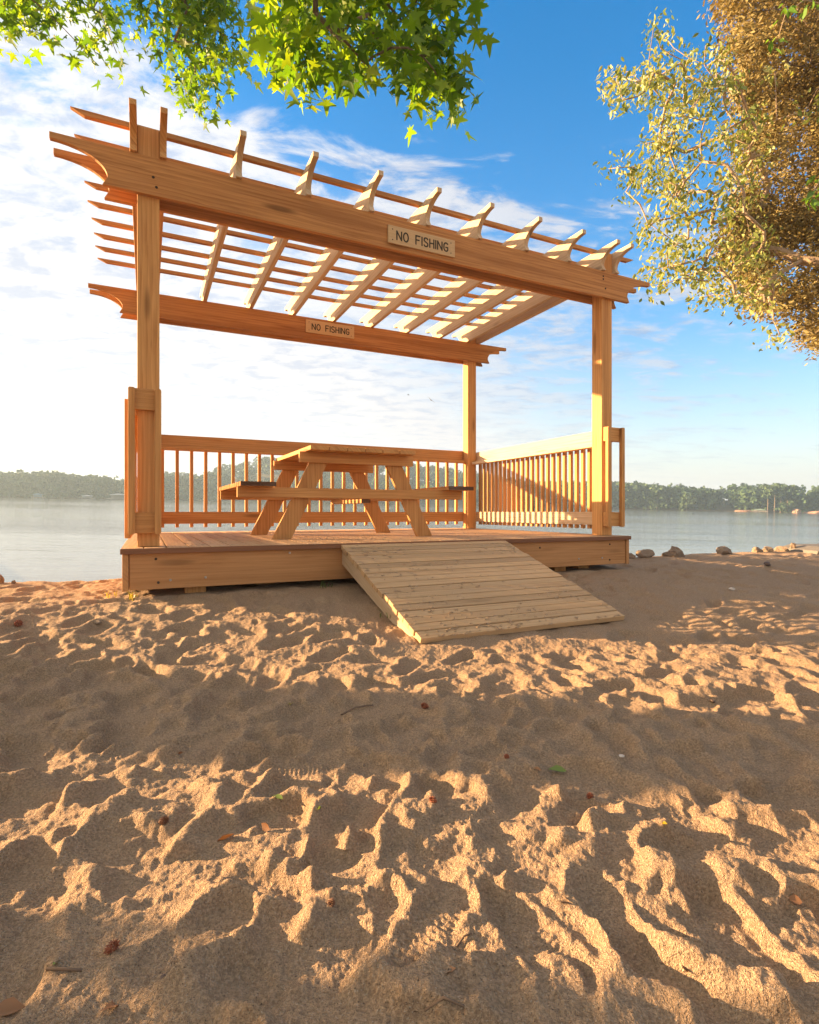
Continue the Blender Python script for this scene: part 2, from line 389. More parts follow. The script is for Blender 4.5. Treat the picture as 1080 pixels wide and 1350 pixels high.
def lettering(parent, x0, zmid, yf, hgt, width):
    adv = {'N': .62, 'O': .62, 'F': .56, 'I': 0.0, 'S': .54, 'H': .56, 'G': .56, ' ': .50}
    tot = sum(adv[c] for c in 'NO FISHING') + .27 * 9
    sx = width / tot; v = []; f = []; xc = 0.0; hw = hgt * 0.085
    for c in 'NO FISHING':
        for st in GL.get(c, []):
            pts = [(x0 + (xc + a) * sx, zmid + (b - .5) * hgt) for a, b in st]
            for i, (p0, p1) in enumerate(zip(pts[:-1], pts[1:])):
                dd = math.hypot(p1[0] - p0[0], p1[1] - p0[1]) or 1e-6
                ux, uz = (p1[0] - p0[0]) / dd, (p1[1] - p0[1]) / dd
                a0 = (p0[0] - ux * hw * .6, p0[1] - uz * hw * .6); a1 = (p1[0] + ux * hw * .6, p1[1] + uz * hw * .6)
                b = len(v); y = yf - .0014 - 0.00003 * (len(f) % 11)
                for (q, sg) in ((a0, -1), (a1, -1), (a1, 1), (a0, 1)):
                    v.append((q[0] - uz * hw * sg, y, q[1] + ux * hw * sg))
                f.append([b, b + 1, b + 2, b + 3])
        xc += adv[c] + .27
    me = bpy.data.meshes.new('lettering'); me.from_pydata(v, [], f); me.materials.append(M_INK)
    return link('lettering', me, parent)
for (xa, xb, za, zb, yf, lab) in ((1.852, 2.486, 2.463, 2.610, -T, None), (1.852, 2.490, 2.490, 2.650, PD - T, None)):
    sg = MB().box(xa, xb, yf - .016, yf - .001, za, zb, 0).build('sign', W_SIGN, pav, 0.002)
    lettering(sg, xa + .078, (za + zb) / 2 - .002, yf - .016, 0.072, xb - xa - .15)
    for (bx_, bz_) in ((xa + .04, za + .03), (xa + .04, zb - .03), (xb - .04, za + .03), (xb - .04, zb - .03)):
        disc('screw', .0055, .002, M_HOLE, sg, Matrix.Translation((bx_, yf - .0158, bz_)) @ FR, 8)
for (xb_, zb_, yf) in ((0.10, 2.545, -T), (0.12, 2.48, -T), (4.23, 2.63, -T), (4.23, 2.60, -T), (4.26, 2.51, -T), (0.1, 2.5, PD - T)):
    disc('bolt', 0.010, 0.004, M_HOLE, pav, Matrix.Translation((xb_, yf + .0002, zb_)) @ FR)

# ramp
rampo = bpy.data.objects.new('ramp', None); COL.objects.link(rampo); rampo.parent = pav
ry0, rz0, ry1, rz1 = DY0 + .012, -0.006, -1.52, -0.452
RLn = math.hypot(ry1 - ry0, rz1 - rz0); ang = math.atan2(rz1 - rz0, -(ry1 - ry0))
def rf(u, x_, z_):       # u down the slope from the deck edge, z_ normal to it
    ca, sa = math.cos(ang), math.sin(ang)
    return (x_, ry0 - (u * ca - z_ * sa * -1 * -1), rz0 + u * sa + z_ * ca)
rb = MB(); nb = 18; bw = RLn / nb
for i in range(nb):
    a, b = i * bw + .004, (i + 1) * bw - .004
    jx = random.uniform(-.012, .004); jr = random.uniform(-.004, .010); dzz = random.uniform(-.003, .002)
    rb.prism([(1.418 + jx, -0.034 + dzz), (2.944 + jr, -0.034 + dzz), (2.944 + jr, dzz), (1.418 + jx, dzz)], a, b, lambda u, w_, t: rf(t, u, w_))
rb.build('planking', W_RAMP, rampo, 0.003)
for xs in (1.428, 2.16, 2.896):
    rb = MB(); rb.prism([(0.012, -.036), (RLn - .01, -.036), (RLn - .01, -.05), (RLn * .72, -.125), (0.03, -.155)], xs, xs + T, lambda u, w_, t: rf(u, t, w_))
    rb.build('stringer', W_PALE, rampo, 0.003)

# sand tracked up the ramp and over the deck
rs_ = random.Random(3); V_ = []; F_ = []
for i in range(1800):
    if i < 1100:
        u = RLn * (1 - rs_.random() ** 1.25); xx = rs_.uniform(1.43, 2.93)
        if pn2(xx * 2.2, u * 4.5) + .25 * (u / RLn) < rs_.uniform(-.1, .38): continue
        c0 = Vector(rf(u, xx, 0.0)); sc = rs_.uniform(.004, .011)
    else:
        c0 = Vector((rs_.uniform(.3, 4.2), rs_.uniform(DY0, 1.2) ** 1, 0.0)); sc = rs_.uniform(.004, .010)
        if pn2(c0.x * 2, c0.y * 2) < -.05: continue
    b0 = len(V_); k = 6
    for j in range(k):
        a = 2 * math.pi * j / k; r0 = sc * rs_.uniform(.6, 1.3)
        V_.append((c0.x + r0 * 1.7 * math.cos(a), c0.y + r0 * .8 * math.sin(a), c0.z + (r0 * .8 * math.sin(a) * .31 if i < 1100 else 0) - .0005))
    V_.append((c0.x, c0.y, c0.z + sc * rs_.uniform(.35, .6)))
    F_ += [(b0 + j, b0 + (j + 1) % k, b0 + k) for j in range(k)]
SPILL = (V_, F_)

# ------------------------------------------------------------------ picnic table
TM = PM @ Matrix.Translation((1.84, 1.16, 0.0015)) @ Matrix.Rotation(R(1.0), 4, 'Z')
tab = empty('picnic_table', TM, 'orange pine picnic table with attached plank benches on the pavilion deck', 'picnic table')
TZ = 0.820
tt = MB(); bwid = 0.172; x = -3 * bwid
for i in range(6):
    tt.box(x + .003, x + bwid - .003, -0.70, 0.62, TZ - .038, TZ, 1); x += bwid
tt.build('tabletop', W_ORG, tab, 0.004)
TLX = 0.535
for yf in (-0.50, 0.50):
    s = -1
    # leg pairs: leaning outward
    for sg in (-1, 1):
        xt, xb_ = 0.335, 0.715
        prof = [(sg * (xb_ - .085), 0), (sg * (xb_ + .085), 0), (sg * (xt + .085), TZ - .0395), (sg * (xt - .085), TZ - .0395)]
        MB().prism([(b, a) for a, b in prof], yf, yf + T, lambda u, w_, t: (w_, t, u)).build('leg', W_ORG, tab, 0.003)
    y0 = yf - T - .001 if yf < 0 else yf + T + .001
    y0 = yf - T - .001
    MB().prism([(-.565, TZ - .135), (.565, TZ - .135), (.565, TZ - .135), (.565, TZ - .0395), (-.565, TZ - .0395)], y0, y0 + T, lambda u, w_, t: (u, t, w_)).build('top_batten', W_ORG, tab, 0.003)
    MB().box(-1.10, 1.13, y0, y0 + T, 0.365, 0.455, 0).build('bench_brace', W_ORG, tab, 0.003)
for sg in (-1, 1):
    be = MB()
    cx_ = -0.95 if sg < 0 else 1.03
    for q in (-1, 1): be.box(cx_ + q * .074 - .071, cx_ + q * .074 + .071, -0.68, 0.60, 0.4565, 0.4945, 1)
    be.build('bench', W_ORG, tab, 0.004)
    for ye in (-.6815,):
        en = MB(); en.box(cx_ - .145, cx_ + .145, ye - .001, ye + .0005, 0.457, 0.494, 0); en.build('end_grain', W_DARK, tab, 0)
MB().box(0.055, 0.145, -0.46, 0.47, 0.325, 0.3635, 1).build('stretcher', W_ORG, tab, 0.003)
MB().box(0.055, 0.145, -0.4625, -0.4602, 0.326, 0.3625, 0).build('end_grain', W_DARK, tab, 0)

# ------------------------------------------------------------------ ground
def _perm(seed):
    return np.random.default_rng(seed).integers(0, 256, (256, 256)) * (2 * np.pi / 256)
_G = _perm(3)
def pnoise(x, y, seed=0):
    x = x + seed * 17.13; y = y + seed * 9.71
    xi = np.floor(x).astype(np.int64); yi = np.floor(y).astype(np.int64)
    xf = x - xi; yf = y - yi
    u = xf * xf * xf * (xf * (xf * 6 - 15) + 10); v = yf * yf * yf * (yf * (yf * 6 - 15) + 10)
    def g(a, b):
        an = _G[(xi + a) & 255, (yi + b) & 255]
        return np.cos(an) * (xf - a) + np.sin(an) * (yf - b)
    return (g(0, 0) * (1 - u) + g(1, 0) * u) * (1 - v) + (g(0, 1) * (1 - u) + g(1, 1) * u) * v
def fbm(x, y, o=4, seed=0, gain=.5):
    s = 0; a = 1
    for k in range(o): s = s + a * pnoise(x * 2 ** k, y * 2 ** k, seed + k); a *= gain
    return s
def sst(v, a, b):
    t = np.clip((v - a) / (b - a), 0, 1); return t * t * (3 - 2 * t)
cT, sT = math.cos(TH), math.sin(TH)
def shore(x, y):
    """distance past the pavilion front line towards the lake; a point out of view is added on the left to carry the shade trees"""
    Y = -sT * (x - PX0) + cT * (y - PY0)
    Pt = np.maximum(x + 4.6, y + 1.0 * x - 0.1)
    return np.minimum(Y, Pt + .9)
SKY_T = [(-400, 624), (0, 624), (40, 620), (80, 624), (120, 626), (150, 631), (170, 634), (205, 622), (232, 622), (262, 625), (280, 620), (300, 612), (330, 606), (370, 601), (420, 598), (500, 603),
         (560, 611), (600, 618), (640, 624), (700, 632), (830, 634), (860, 636), (890, 640), (935, 644), (950, 641), (1000, 639), (1080, 641), (1500, 641)]
def treetop(px):            # height of the far tree line above the eye, per metre of distance
    return np.interp(px, [a for a, b in SKY_T], [(662 + .0195 * (a - 540) - b) / 724.0 for a, b in SKY_T])
WATER_Z = -0.37
def base_h(x, y):
    S = shore(x, y) + 0.25 * pnoise(x * .35, y * .35, 5)
    h = 0.012 + 0.113 * sst(S, -2.1, -0.1) + 0.006 * np.clip(x, -3, 6)
    X_ = cT * (x - PX0) + sT * (y - PY0); Y_ = -sT * (x - PX0) + cT * (y - PY0)
    h = h - 0.035 * sst(X_, .9, 1.5) * sst(X_, 3.8, 3.0) * sst(Y_, -2.6, -1.9) * sst(Y_, -.6, -1.3)
    h = h + 0.04 * pnoise(x * .5, y * .5, 8) * sst(S, 1.0, -1.0)
    h = h - 0.70 * sst(S, 0.75, 2.6) - 1.2 * sst(S, 2.4, 9)
    r = np.hypot(x, y)
    px = 540 + 724 * x / np.maximum(y, .05); px = np.where(y <= 0, np.where(x < 0, -400, 1500), px)
    hill = np.clip(treetop(px) * 300 - 8.5, 1.2, 20)
    far = sst(r, 237, 243)
    h = h * (1 - far) + far * (0.3 + hill * sst(r, 243, 300) + 1.0 * fbm(x * .02, y * .02, 3, 4))
    return h
rings = [0.3]
while rings[-1] < 0.72: rings.append(rings[-1] * 1.03)
while rings[-1] < 9: rings.append(rings[-1] * 1.0037)
while rings[-1] < 760: rings.append(rings[-1] * 1.035)
rings = np.array(rings)
NF = 1500; PA = R(62)
phi = np.concatenate([np.linspace(-PA, PA, NF, endpoint=False), np.linspace(PA, 2 * math.pi - PA, 360, endpoint=False)])
FINE = sst(np.cos(phi), math.cos(PA * 1.25), math.cos(PA * .97))[None]
NR, NP = len(rings), len(phi)
GX = rings[:, None] * np.sin(phi)[None]; GY = rings[:, None] * np.cos(phi)[None]
H = base_h(GX, GY)
S_ = shore(GX, GY)
beach = (.25 + .75 * FINE) * sst(S_, 2.2, 1.2) * sst(GX * 0 + rings[:, None], 14, 10)
H += beach * (0.026 * sst(GX * 0 + rings[:, None], 1.2, 3.4) * (0.25 - np.abs(fbm(GX * 3.2, GY * 3.2, 2, 90))) + 0.012 * fbm(GX * 2.1, GY * 2.1, 3, 12) + 0.006 * (0.3 - np.abs(fbm(GX * 5.5, GY * 5.5, 3, 20))))
# footprints and scuffs, stamped one over the other
def gidx(x, y): return np.searchsorted(rings, math.hypot(x, y)), math.atan2(x, y)
def stamp(cx, cy, la, lb, rot, depth, rim, sharp=0.45, tread=0.0, warp=0.22, seed=0):
    r0 = math.hypot(cx, cy); ex = max(la, lb) * 1.9
    i0, i1 = np.searchsorted(rings, max(r0 - ex, .3)), np.searchsorted(rings, r0 + ex)
    da = math.asin(min(1, ex / max(r0, ex + 1e-3))); a0 = math.atan2(cx, cy)
    j0, j1 = int((a0 - da - -PA) / (2 * PA) * NF), int((a0 + da - -PA) / (2 * PA) * NF) + 1
    j0, j1 = max(j0, 0), min(j1, NF)
    if i1 <= i0 or j1 <= j0: return
    X = GX[i0:i1, j0:j1] - cx; Y = GY[i0:i1, j0:j1] - cy
    c, s = math.cos(rot), math.sin(rot)
    u = (c * X + s * Y); v = (-s * X + c * Y)
    wv = warp * pnoise(X / max(lb, .05) * 1.1, Y / max(lb, .05) * 1.1, seed)
    vw = v / (lb * (1 - 0.18 * np.cos(u / la * 2.6 + .6)))
    d = (np.abs(u / la) ** 2.1 + np.abs(vw) ** 2.1) ** (1 / 2.1) + wv
    a = sst(d, 1.08, 1.08 - sharp)
    Hs = H[i0:i1, j0:j1]
    ic, jc = min(np.searchsorted(rings, r0), NR - 1), min(max(int((a0 - -PA) / (2 * PA) * NF), 0), NF - 1)
    hm = base_h(np.array([cx]), np.array([cy]))[0] * .6 + H[ic, jc] * .4
    floor = hm - depth + 0.25 * depth * (u / la)
    if tread:
        bar = np.tanh(3 * np.sin(2 * math.pi * (u + .010 * np.abs(v / lb)) / 0.0135))
        floor = floor + .55 * tread * bar * sst(d, .85, .7) * (1 - .5 * (np.abs(v / lb) < .12)) + .004 * pnoise(X * 18, Y * 18, seed + 3)
    Hs[:] = Hs * (1 - a) + floor * a + rim * .55 * np.exp(-((d - 1.22) / 0.24) ** 2) * (1 + .8 * pnoise(X * 9, Y * 9, seed + 9))
rs = random.Random(21)
def land(x, y): return -sT * (x - PX0) + cT * (y - PY0) < 0.75
def on_ramp(x, y):
    X = cT * (x - PX0) + sT * (y - PY0); Y = -sT * (x - PX0) + cT * (y - PY0)
    return 1.2 < X < 3.15 and Y > -1.75 or (-.1 < X < 4.5 and Y > -.22)
n = 0
while n < 2800:
    y = (.4 + 8.6 * rs.random() ** .62) if n < 2150 else rs.uniform(.45, 2.4)
    x = rs.uniform(-1.25 * y - .2, 1.25 * y + .2)
    if not land(x, y) or on_ramp(x, y): n += 1; continue
    n += 1
    if rs.random() < .62:
        stamp(x, y, rs.uniform(.12, .16), rs.uniform(.05, .075), rs.gauss(.6, .9), rs.uniform(.018, .042), rs.uniform(.006, .012), rs.uniform(.5, .8), 0, .22, n)
    else:
        q = rs.uniform(.035, .10)
        stamp(x, y, q * rs.uniform(1, 1.5), q, rs.uniform(0, 3.1), rs.uniform(.012, .032), rs.uniform(.004, .009), rs.uniform(.6, .95), 0, .28, n)
for k in range(1550):
    y = .45 + 4.6 * rs.random() ** .8; x = rs.uniform(-1.25 * y - .2, 1.25 * y + .2)
    if land(x, y) and not on_ramp(x, y):
        q = rs.uniform(.022, .055); stamp(x, y, q * rs.uniform(1, 1.7), q, rs.uniform(0, 3.1), rs.uniform(.006, .018), rs.uniform(.002, .006), rs.uniform(.6, .95), 0, .28, k)
for (x, y, la, lb, ro, dp, td) in ((0.24, 0.98, .150, .055, -1.05, .034, .0065), (0.055, 1.00, .14, .052, 1.0, .016, .006), (-0.07, 1.42, .15, .055, 1.3, .014, .006),
                                   (0.12, 1.33, .15, .055, 1.0, .014, .006), (-.5, 1.16, .14, .07, .4, .04, 0), (0.40, 1.02, .13, .05, 1.7, .035, 0), (.62, 1.0, .13, .05, 1.8, .032, 0), (-.12, 1.12, .07, .05, .2, .03, 0),
                                   (-.32, 1.36, .09, .06, .1, .03, 0), (.26, .83, .13, .05, 1.5, .016, .005), (-.36, .98, .12, .06, .8, .03, 0), (-.30, 1.62, .14, .052, .3, .014, .006), (.70, 1.35, .14, .052, 2.0, .016, .006), (-.85, 1.75, .14, .052, .9, .014, .006), (.55, 1.52, .13, .09, 2.4, .03, 0)):
    stamp(x, y, la, lb, ro, dp, .012, .34, td, .12, int(x * 100) % 50)
HB = base_h(GX, GY); dlt = H - HB
lim = 0.013 + 0.012 * sst(GX * 0 + rings[:, None], 1.6, 3.5)
dlt = np.where(dlt > 0, lim * np.tanh(dlt / lim), -0.055 * np.tanh(-dlt / 0.055))
# sand slumps: average each point with its neighbours over a couple of centimetres
Dn_ = dlt[:, :NF]
for it in range(4):
    Dn_[1:-1, 1:-1] = .5 * Dn_[1:-1, 1:-1] + .125 * (Dn_[2:, 1:-1] + Dn_[:-2, 1:-1] + Dn_[1:-1, 2:] + Dn_[1:-1, :-2])
dlt[:, :NF] = Dn_; H = HB + dlt
near = FINE * beach * sst(GX * 0 + rings[:, None], 7.0, 3.5)
cr = fbm(GX * 34, GY * 34, 3, 40)
H += near * (0.0042 * cr + 0.0016 * fbm(GX * 95, GY * 95, 2, 61) + 0.005 * np.clip(fbm(GX * 60, GY * 60, 2, 50) - .12, 0, 1) * sst(fbm(GX * 3, GY * 3, 2, 33), -.1, .3))
H += beach * 0.0045 * fbm(GX * 11, GY * 11, 3, 70)
V = np.stack([GX, GY, H], -1).reshape(-1, 3)
V = np.vstack([V, [[0, 0, 0.0]]])
ii = np.arange(NR - 1)[:, None]; jj = np.arange(NP)[None]; jn = (jj + 1) % NP
F = np.stack([ii * NP + jj, ii * NP + jn, (ii + 1) * NP + jn, (ii + 1) * NP + jj], -1)[..., ::-1].reshape(-1, 4)
cf = np.stack([np.full(NP, NR * NP), (np.arange(NP) + 1) % NP, np.arange(NP)], -1)[:, ::-1]
flat = np.concatenate([F.ravel(), cf.ravel()]); sizes = np.concatenate([np.full(len(F), 4), np.full(len(cf), 3)])

m, t, out = new_mat('sand'); M_SAND = m
oc = t.new('ShaderNodeTexCoord').outputs['Object']
n1 = t.noise(oc, 1.3, 5, 0.6); n2 = t.noise(oc, 170, 3, 0.8); n3 = t.noise(oc, 330, 2, 0.6); n4 = t.noise(oc, 60, 4, .6)
c = t.mix(n1, (0.65, 0.44, 0.28), (0.77, 0.54, 0.35))
c = t.mix(t.smooth(n2, 0.36, 0.68), t.mix(0.6, c, (0.19, 0.125, 0.08)), c)
c = t.mix(t.math('MULTIPLY', t.smooth(n3, 0.60, 0.72), .75), c, (0.78, 0.68, 0.56))
c = t.mix(t.math('MULTIPLY', t.smooth(t.noise(oc, 300, 1, .5), 0.66, 0.74), .8), c, (0.07, 0.05, 0.04))
# soil and leaf litter on the far banks
geo = t.new('ShaderNodeNewGeometry'); gp = t.new('ShaderNodeSeparateXYZ'); t.put(gp.inputs[0], geo.outputs['Position'])
rr_ = t.vmath('LENGTH', geo.outputs['Position'], (0, 0, 0)) if False else t.math('SQRT', t.math('ADD', t.math('POWER', t.math('ABSOLUTE', gp.outputs[0]), 2.0), t.math('POWER', t.math('ABSOLUTE', gp.outputs[1]), 2.0)))
c = t.mix(t.smooth(rr_, 60, 200), c, t.mix(t.noise(oc, .15, 4, .6), (0.05, 0.06, 0.03), (0.13, 0.09, 0.05)))
hh = t.math('ADD', t.math('MULTIPLY', n2, 1.0), t.math('MULTIPLY', n3, 0.5)); hh = t.math('ADD', hh, t.math('MULTIPLY', n4, 1.2))
principled(t, out, Base_Color=c, Roughness=0.95, Normal=t.bump(hh, 1.0, 0.02)).inputs['Specular IOR Level'].default_value = 0.15
sand = link('ground', mesh_np('ground', V, flat, sizes, M_SAND, True)); tagp(sand, kind='structure')

def ground_z(x, y):
    i, a = gidx(x, y); i = min(i, NR - 1)
    if a < -PA or a >= PA:
        return float(base_h(np.array([x]), np.array([y]))[0])
    j = int((a + PA) / (2 * PA) * NF)
    return float(H[i, min(j, NF - 1)])
ROT3 = ROT.to_3x3()
def ray(px, py): return (ROT3 @ Vector(((px - 540) / 724.1, 1.0, (675 - py) / 724.1)))
def at(px, py, depth):        # point seen in that direction at that depth
    d = ray(px, py); return Vector((0, 0, ZC)) + d * (depth / d.y)
def on_ground(px, py):
    d = ray(px, py); t_ = 0.3
    for _ in range(4000):
        p = Vector((0, 0, ZC)) + d * t_
        if p.z <= ground_z(p.x, p.y): return p
        t_ += 0.004 * max(1, t_ * .6)
    return p

me = bpy.data.meshes.new('spilled_sand'); me.from_pydata(SPILL[0], [], SPILL[1]); me.materials.append(M_SAND)
o = link('spilled_sand', me); o.matrix_world = PM; tagp(o, 'loose sand scattered over the ramp and deck boards', kind='stuff')

# ------------------------------------------------------------------ water
m, t, out = new_mat('lake_water')
oc = t.new('ShaderNodeTexCoord').outputs['Object']
a1 = t.noise(t.mapping(oc, scale=(0.35, 1.3, 1), rot=(0, 0, R(-14))), 1.1, 6, 0.62)
a2 = t.noise(t.mapping(oc, scale=(0.02, 0.09, 1), rot=(0, 0, R(-6))), 1.0, 4, 0.55)
ripp = t.math('MULTIPLY', a1, t.math('ADD', 0.35, t.smooth(a2, 0.38, 0.66)))
p = principled(t, out, Base_Color=(0.15, 0.16, 0.145), Roughness=0.08, Normal=t.bump(ripp, 0.32, 0.16))
p.inputs['IOR'].default_value = 1.333
vs = [(780 * math.cos(2 * math.pi * i / 96), 780 * math.sin(2 * math.pi * i / 96), WATER_Z) for i in range(96)]
me = bpy.data.meshes.new('lake_water'); me.from_pydata(vs, [], [list(range(96))]); me.materials.append(m)
tagp(link('lake_water', me), kind='structure')

# ------------------------------------------------------------------ foliage
def leaf_mat(name, cols, trans=0.45, rough=0.5, tcol=None, spec=.3):
    m, t, out = new_mat(name)
    a = t.new('ShaderNodeAttribute', attribute_name='rnd').outputs['Fac']
    c = t.ramp(a, [(i / (len(cols) - 1), q) for i, q in enumerate(cols)])
    p = t.new('ShaderNodeBsdfPrincipled'); t.put(p.inputs['Base Color'], c); p.inputs['Roughness'].default_value = rough
    p.inputs['Specular IOR Level'].default_value = spec
    if trans:
        tr = t.new('ShaderNodeBsdfTranslucent')
        tc = t.mix(1.0, c, tcol or (1.9, 1.7, .5), 'MULTIPLY') if True else c
        t.put(tr.inputs[0], tc)
        mx = t.new('ShaderNodeMixShader'); mx.inputs[0].default_value = trans
        t.l.new(p.outputs[0], mx.inputs[1]); t.l.new(tr.outputs[0], mx.inputs[2]); t.l.new(mx.outputs[0], out.inputs[0])
    else: t.l.new(p.outputs[0], out.inputs[0])
    return m
def bark(name, c0, c1):
    m, t, out = new_mat(name); oc = t.new('ShaderNodeTexCoord').outputs['Object']
    nn = t.noise(t.mapping(oc, scale=(1, 1, .25)), 28, 6, .65)
    principled(t, out, Base_Color=t.mix(nn, c0, c1), Roughness=.9, Normal=t.bump(nn, .8, .02)); return m
BARK_D = bark('grey_brown_bark', (0.07, 0.05, 0.035), (0.26, 0.20, 0.14))
BARK_P = bark('pale_bark', (0.22, 0.15, 0.10), (0.50, 0.38, 0.27))

def star_leaf():
    pts = [(0, -.02)]
    for k, (a, l) in enumerate(((-128, .42), (-72, .66), (0, .80), (72, .66), (128, .42))):
        a = R(a); da = R(27)
        if k: pass
        pts.append((l * .42 * math.sin(a - da), .30 + l * .42 * math.cos(a - da)))
        pts.append((l * .80 * math.sin(a - R(6.5)), .30 + l * .80 * math.cos(a - R(6.5))))
        pts.append((l * math.sin(a), .30 + l * math.cos(a)))
        pts.append((l * .80 * math.sin(a + R(6.5)), .30 + l * .80 * math.cos(a + R(6.5))))
        pts.append((l * .42 * math.sin(a + da), .30 + l * .42 * math.cos(a + da)))
    v = [(0, .30, .0)] + [(x, y, .10 * (x * x + (y - .3) ** 2) ** .5 - .22 * abs(x)) for x, y in pts]
    n = len(pts)
    return np.array(v), [(0, 1 + i, 1 + (i + 1) % n) for i in range(n)]
def oval_leaf(wd=.34):
    v = [(0, 0, 0), (-wd * .45, .28, .05), (-wd * .5, .55, .06), (0, 1, -.06), (wd * .5, .55, .06), (wd * .45, .28, .05), (0, .5, -.02)]
    return np.array(v), [(0, 6, 1), (1, 6, 2), (2, 6, 3), (3, 6, 4), (4, 6, 5), (5, 6, 0)]
def quad_leaf(wd=.3):
    v = [(0, 0, 0), (-wd * .5, .5, .04), (0, 1, 0), (wd * .5, .5, .04)]
    return np.array(v), [(0, 1, 2), (0, 2, 3)]
def scatter(name, P_, up, size, tmpl, mat, parent=None, droop=.6, rng=RNG, rnd=None, flat_=0.35):
    """one leaf at each point; tip hangs down by droop"""
    tv, tf = tmpl; n = len(P_)
    th = rng.uniform(0, 2 * np.pi, n)
    ydir = np.stack([np.cos(th), np.sin(th), -droop * rng.uniform(.4, 1.8, n) + .15 * rng.normal(size=n)], -1)
    ydir /= np.linalg.norm(ydir, axis=1, keepdims=True)
    rv = rng.normal(size=(n, 3)); rv[:, 2] += flat_ * 3
    xdir = np.cross(ydir, rv); xdir /= np.linalg.norm(xdir, axis=1, keepdims=True) + 1e-9
    zdir = np.cross(xdir, ydir)
    s = size * rng.uniform(.48, 1.28, n)
    loc = tv[None] * s[:, None, None]
    W = P_[:, None] + loc[..., :1] * xdir[:, None] + loc[..., 1:2] * ydir[:, None] + loc[..., 2:] * zdir[:, None]
    f = np.array(tf); nv = len(tv)
    FF = (f[None] + (np.arange(n) * nv)[:, None, None])
    if rnd is None: rnd = rng.uniform(0, 1, n)
    me = mesh_np(name, W.reshape(-1, 3), FF.ravel(), np.full(n * len(f), f.shape[1]), mat, True, np.repeat(rnd, nv))
    return link(name, me, parent)
def tube_mesh(paths, sides=6):
    V_, F_ = [], []
    for pts, rad in paths:
        pts = [Vector(p) for p in pts]; b0 = len(V_)
        for i, p in enumerate(pts):
            d = (pts[min(i + 1, len(pts) - 1)] - pts[max(i - 1, 0)]).normalized()
            a = d.orthogonal().normalized() if i == 0 else (a_prev - d * a_prev.dot(d)).normalized()
            a_prev = a; b = d.cross(a)
            for k in range(sides):
                an = 2 * math.pi * k / sides
                V_.append(tuple(p + (a * math.cos(an) + b * math.sin(an)) * rad[i]))
        for i in range(len(pts) - 1):
            for k in range(sides):
                k2 = (k + 1) % sides
                F_.append((b0 + i * sides + k, b0 + i * sides + k2, b0 + (i + 1) * sides + k2, b0 + (i + 1) * sides + k))
        F_.append(tuple(b0 + (len(pts) - 1) * sides + k for k in range(sides)))
    return V_, F_
def grow(trunk, rtrunk, targets, tip=.004, wig=.12, seed=1, power=.5):
    """branches from the trunk polyline out to every target, each leaving the nearest earlier branch"""
    rg = random.Random(seed)
    nodes = [Vector(p) for p in trunk]; par = [i - 1 for i in range(len(nodes))]; cnt = [0.0] * len(nodes)
    fixed = len(nodes); axis = nodes[:]
    first = max(1, int(fixed * .35))
    tg = sorted([Vector(t_) for t_ in targets], key=lambda p: min((p - a).length for a in axis))
    tips = []
    A = np.array([tuple(p) for p in nodes])
    for tg_ in tg:
        dd = np.linalg.norm(A[first:] - np.array(tuple(tg_)), axis=1) + np.clip(A[first:, 2] - tg_.z, 0, None) * .5
        k = int(np.argmin(dd)) + first
        p0 = nodes[k]; L_ = (tg_ - p0).length; ns = max(2, min(7, int(L_ / .25)))
        prev = k; off = Vector((rg.gauss(0, 1), rg.gauss(0, 1), rg.gauss(.5, .6))) * L_ * wig
        new = []
        for i in range(1, ns + 1):
            f = i / ns; p = p0.lerp(tg_, f) + off * math.sin(math.pi * f) + Vector((rg.gauss(0, .012), rg.gauss(0, .012), rg.gauss(0, .012))) * min(L_, 1.5) * (i < ns)
            nodes.append(p); par.append(prev); cnt.append(0.0); prev = len(nodes) - 1; new.append(tuple(p))
        A = np.vstack([A, np.array(new)])
        tips.append((prev, k))
        q = prev
        while q >= 0: cnt[q] += 1; q = par[q]
    rad = [tip * (max(c, 1) ** power) for c in cnt]
    for i in range(fixed): rad[i] = max(rad[i], rtrunk * (1 - .55 * i / fixed))
    paths = [([nodes[i] for i in range(fixed)], [rad[i] for i in range(fixed)])]
    i = fixed
    for (e, k) in tips:
        pp = [nodes[k]] + nodes[i:e + 1]; r_ = [min(rad[k] * .8, rad[i] * 1.15)] + rad[i:e + 1]
        paths.append((pp, r_)); i = e + 1
    return paths
def tube_obj(name, paths, mat, parent, sides=6):
    v, f = tube_mesh(paths, sides); me = bpy.data.meshes.new(name); me.from_pydata(v, [], f); me.materials.append(mat)
    for p_ in me.polygons: p_.use_smooth = True
    return link(name, me, parent)
def around(cs, rad, n, rng=RNG, sq=(1, 1, 1)):
    cs = np.array([tuple(c) for c in cs]); P_ = np.repeat(cs, n, 0)
    g = np.clip(rng.normal(size=P_.shape), -1.6, 1.6) * np.array(sq) * (rad if np.isscalar(rad) else np.repeat(rad, n)[:, None]) * .6
    return P_ + g
def inpoly(px, py, poly):
    c = False; j = len(poly) - 1
    for i in range(len(poly)):
        (xi, yi), (xj, yj) = poly[i], poly[j]
        if (yi > py) != (yj > py) and px < (xj - xi) * (py - yi) / (yj - yi) + xi: c = not c
        j = i
    return c
def sample(poly, n, d0, d1, seed):
    rg = random.Random(seed); out_ = []
    xs = [p[0] for p in poly]; ys = [p[1] for p in poly]
    while len(out_) < n:
        a, b = rg.uniform(min(xs), max(xs)), rg.uniform(min(ys), max(ys))
        if inpoly(a, b, poly): out_.append(at(a, b, rg.uniform(d0, d1)))
    return out_
def tuft_rnd(nc, n, seed=0, w_=.6):
    g = np.random.default_rng(seed); return np.clip(np.repeat(g.uniform(0, 1, nc), n) * w_ + g.uniform(0, 1 - w_, nc * n), 0, 1)
I4 = Matrix.Identity(4)

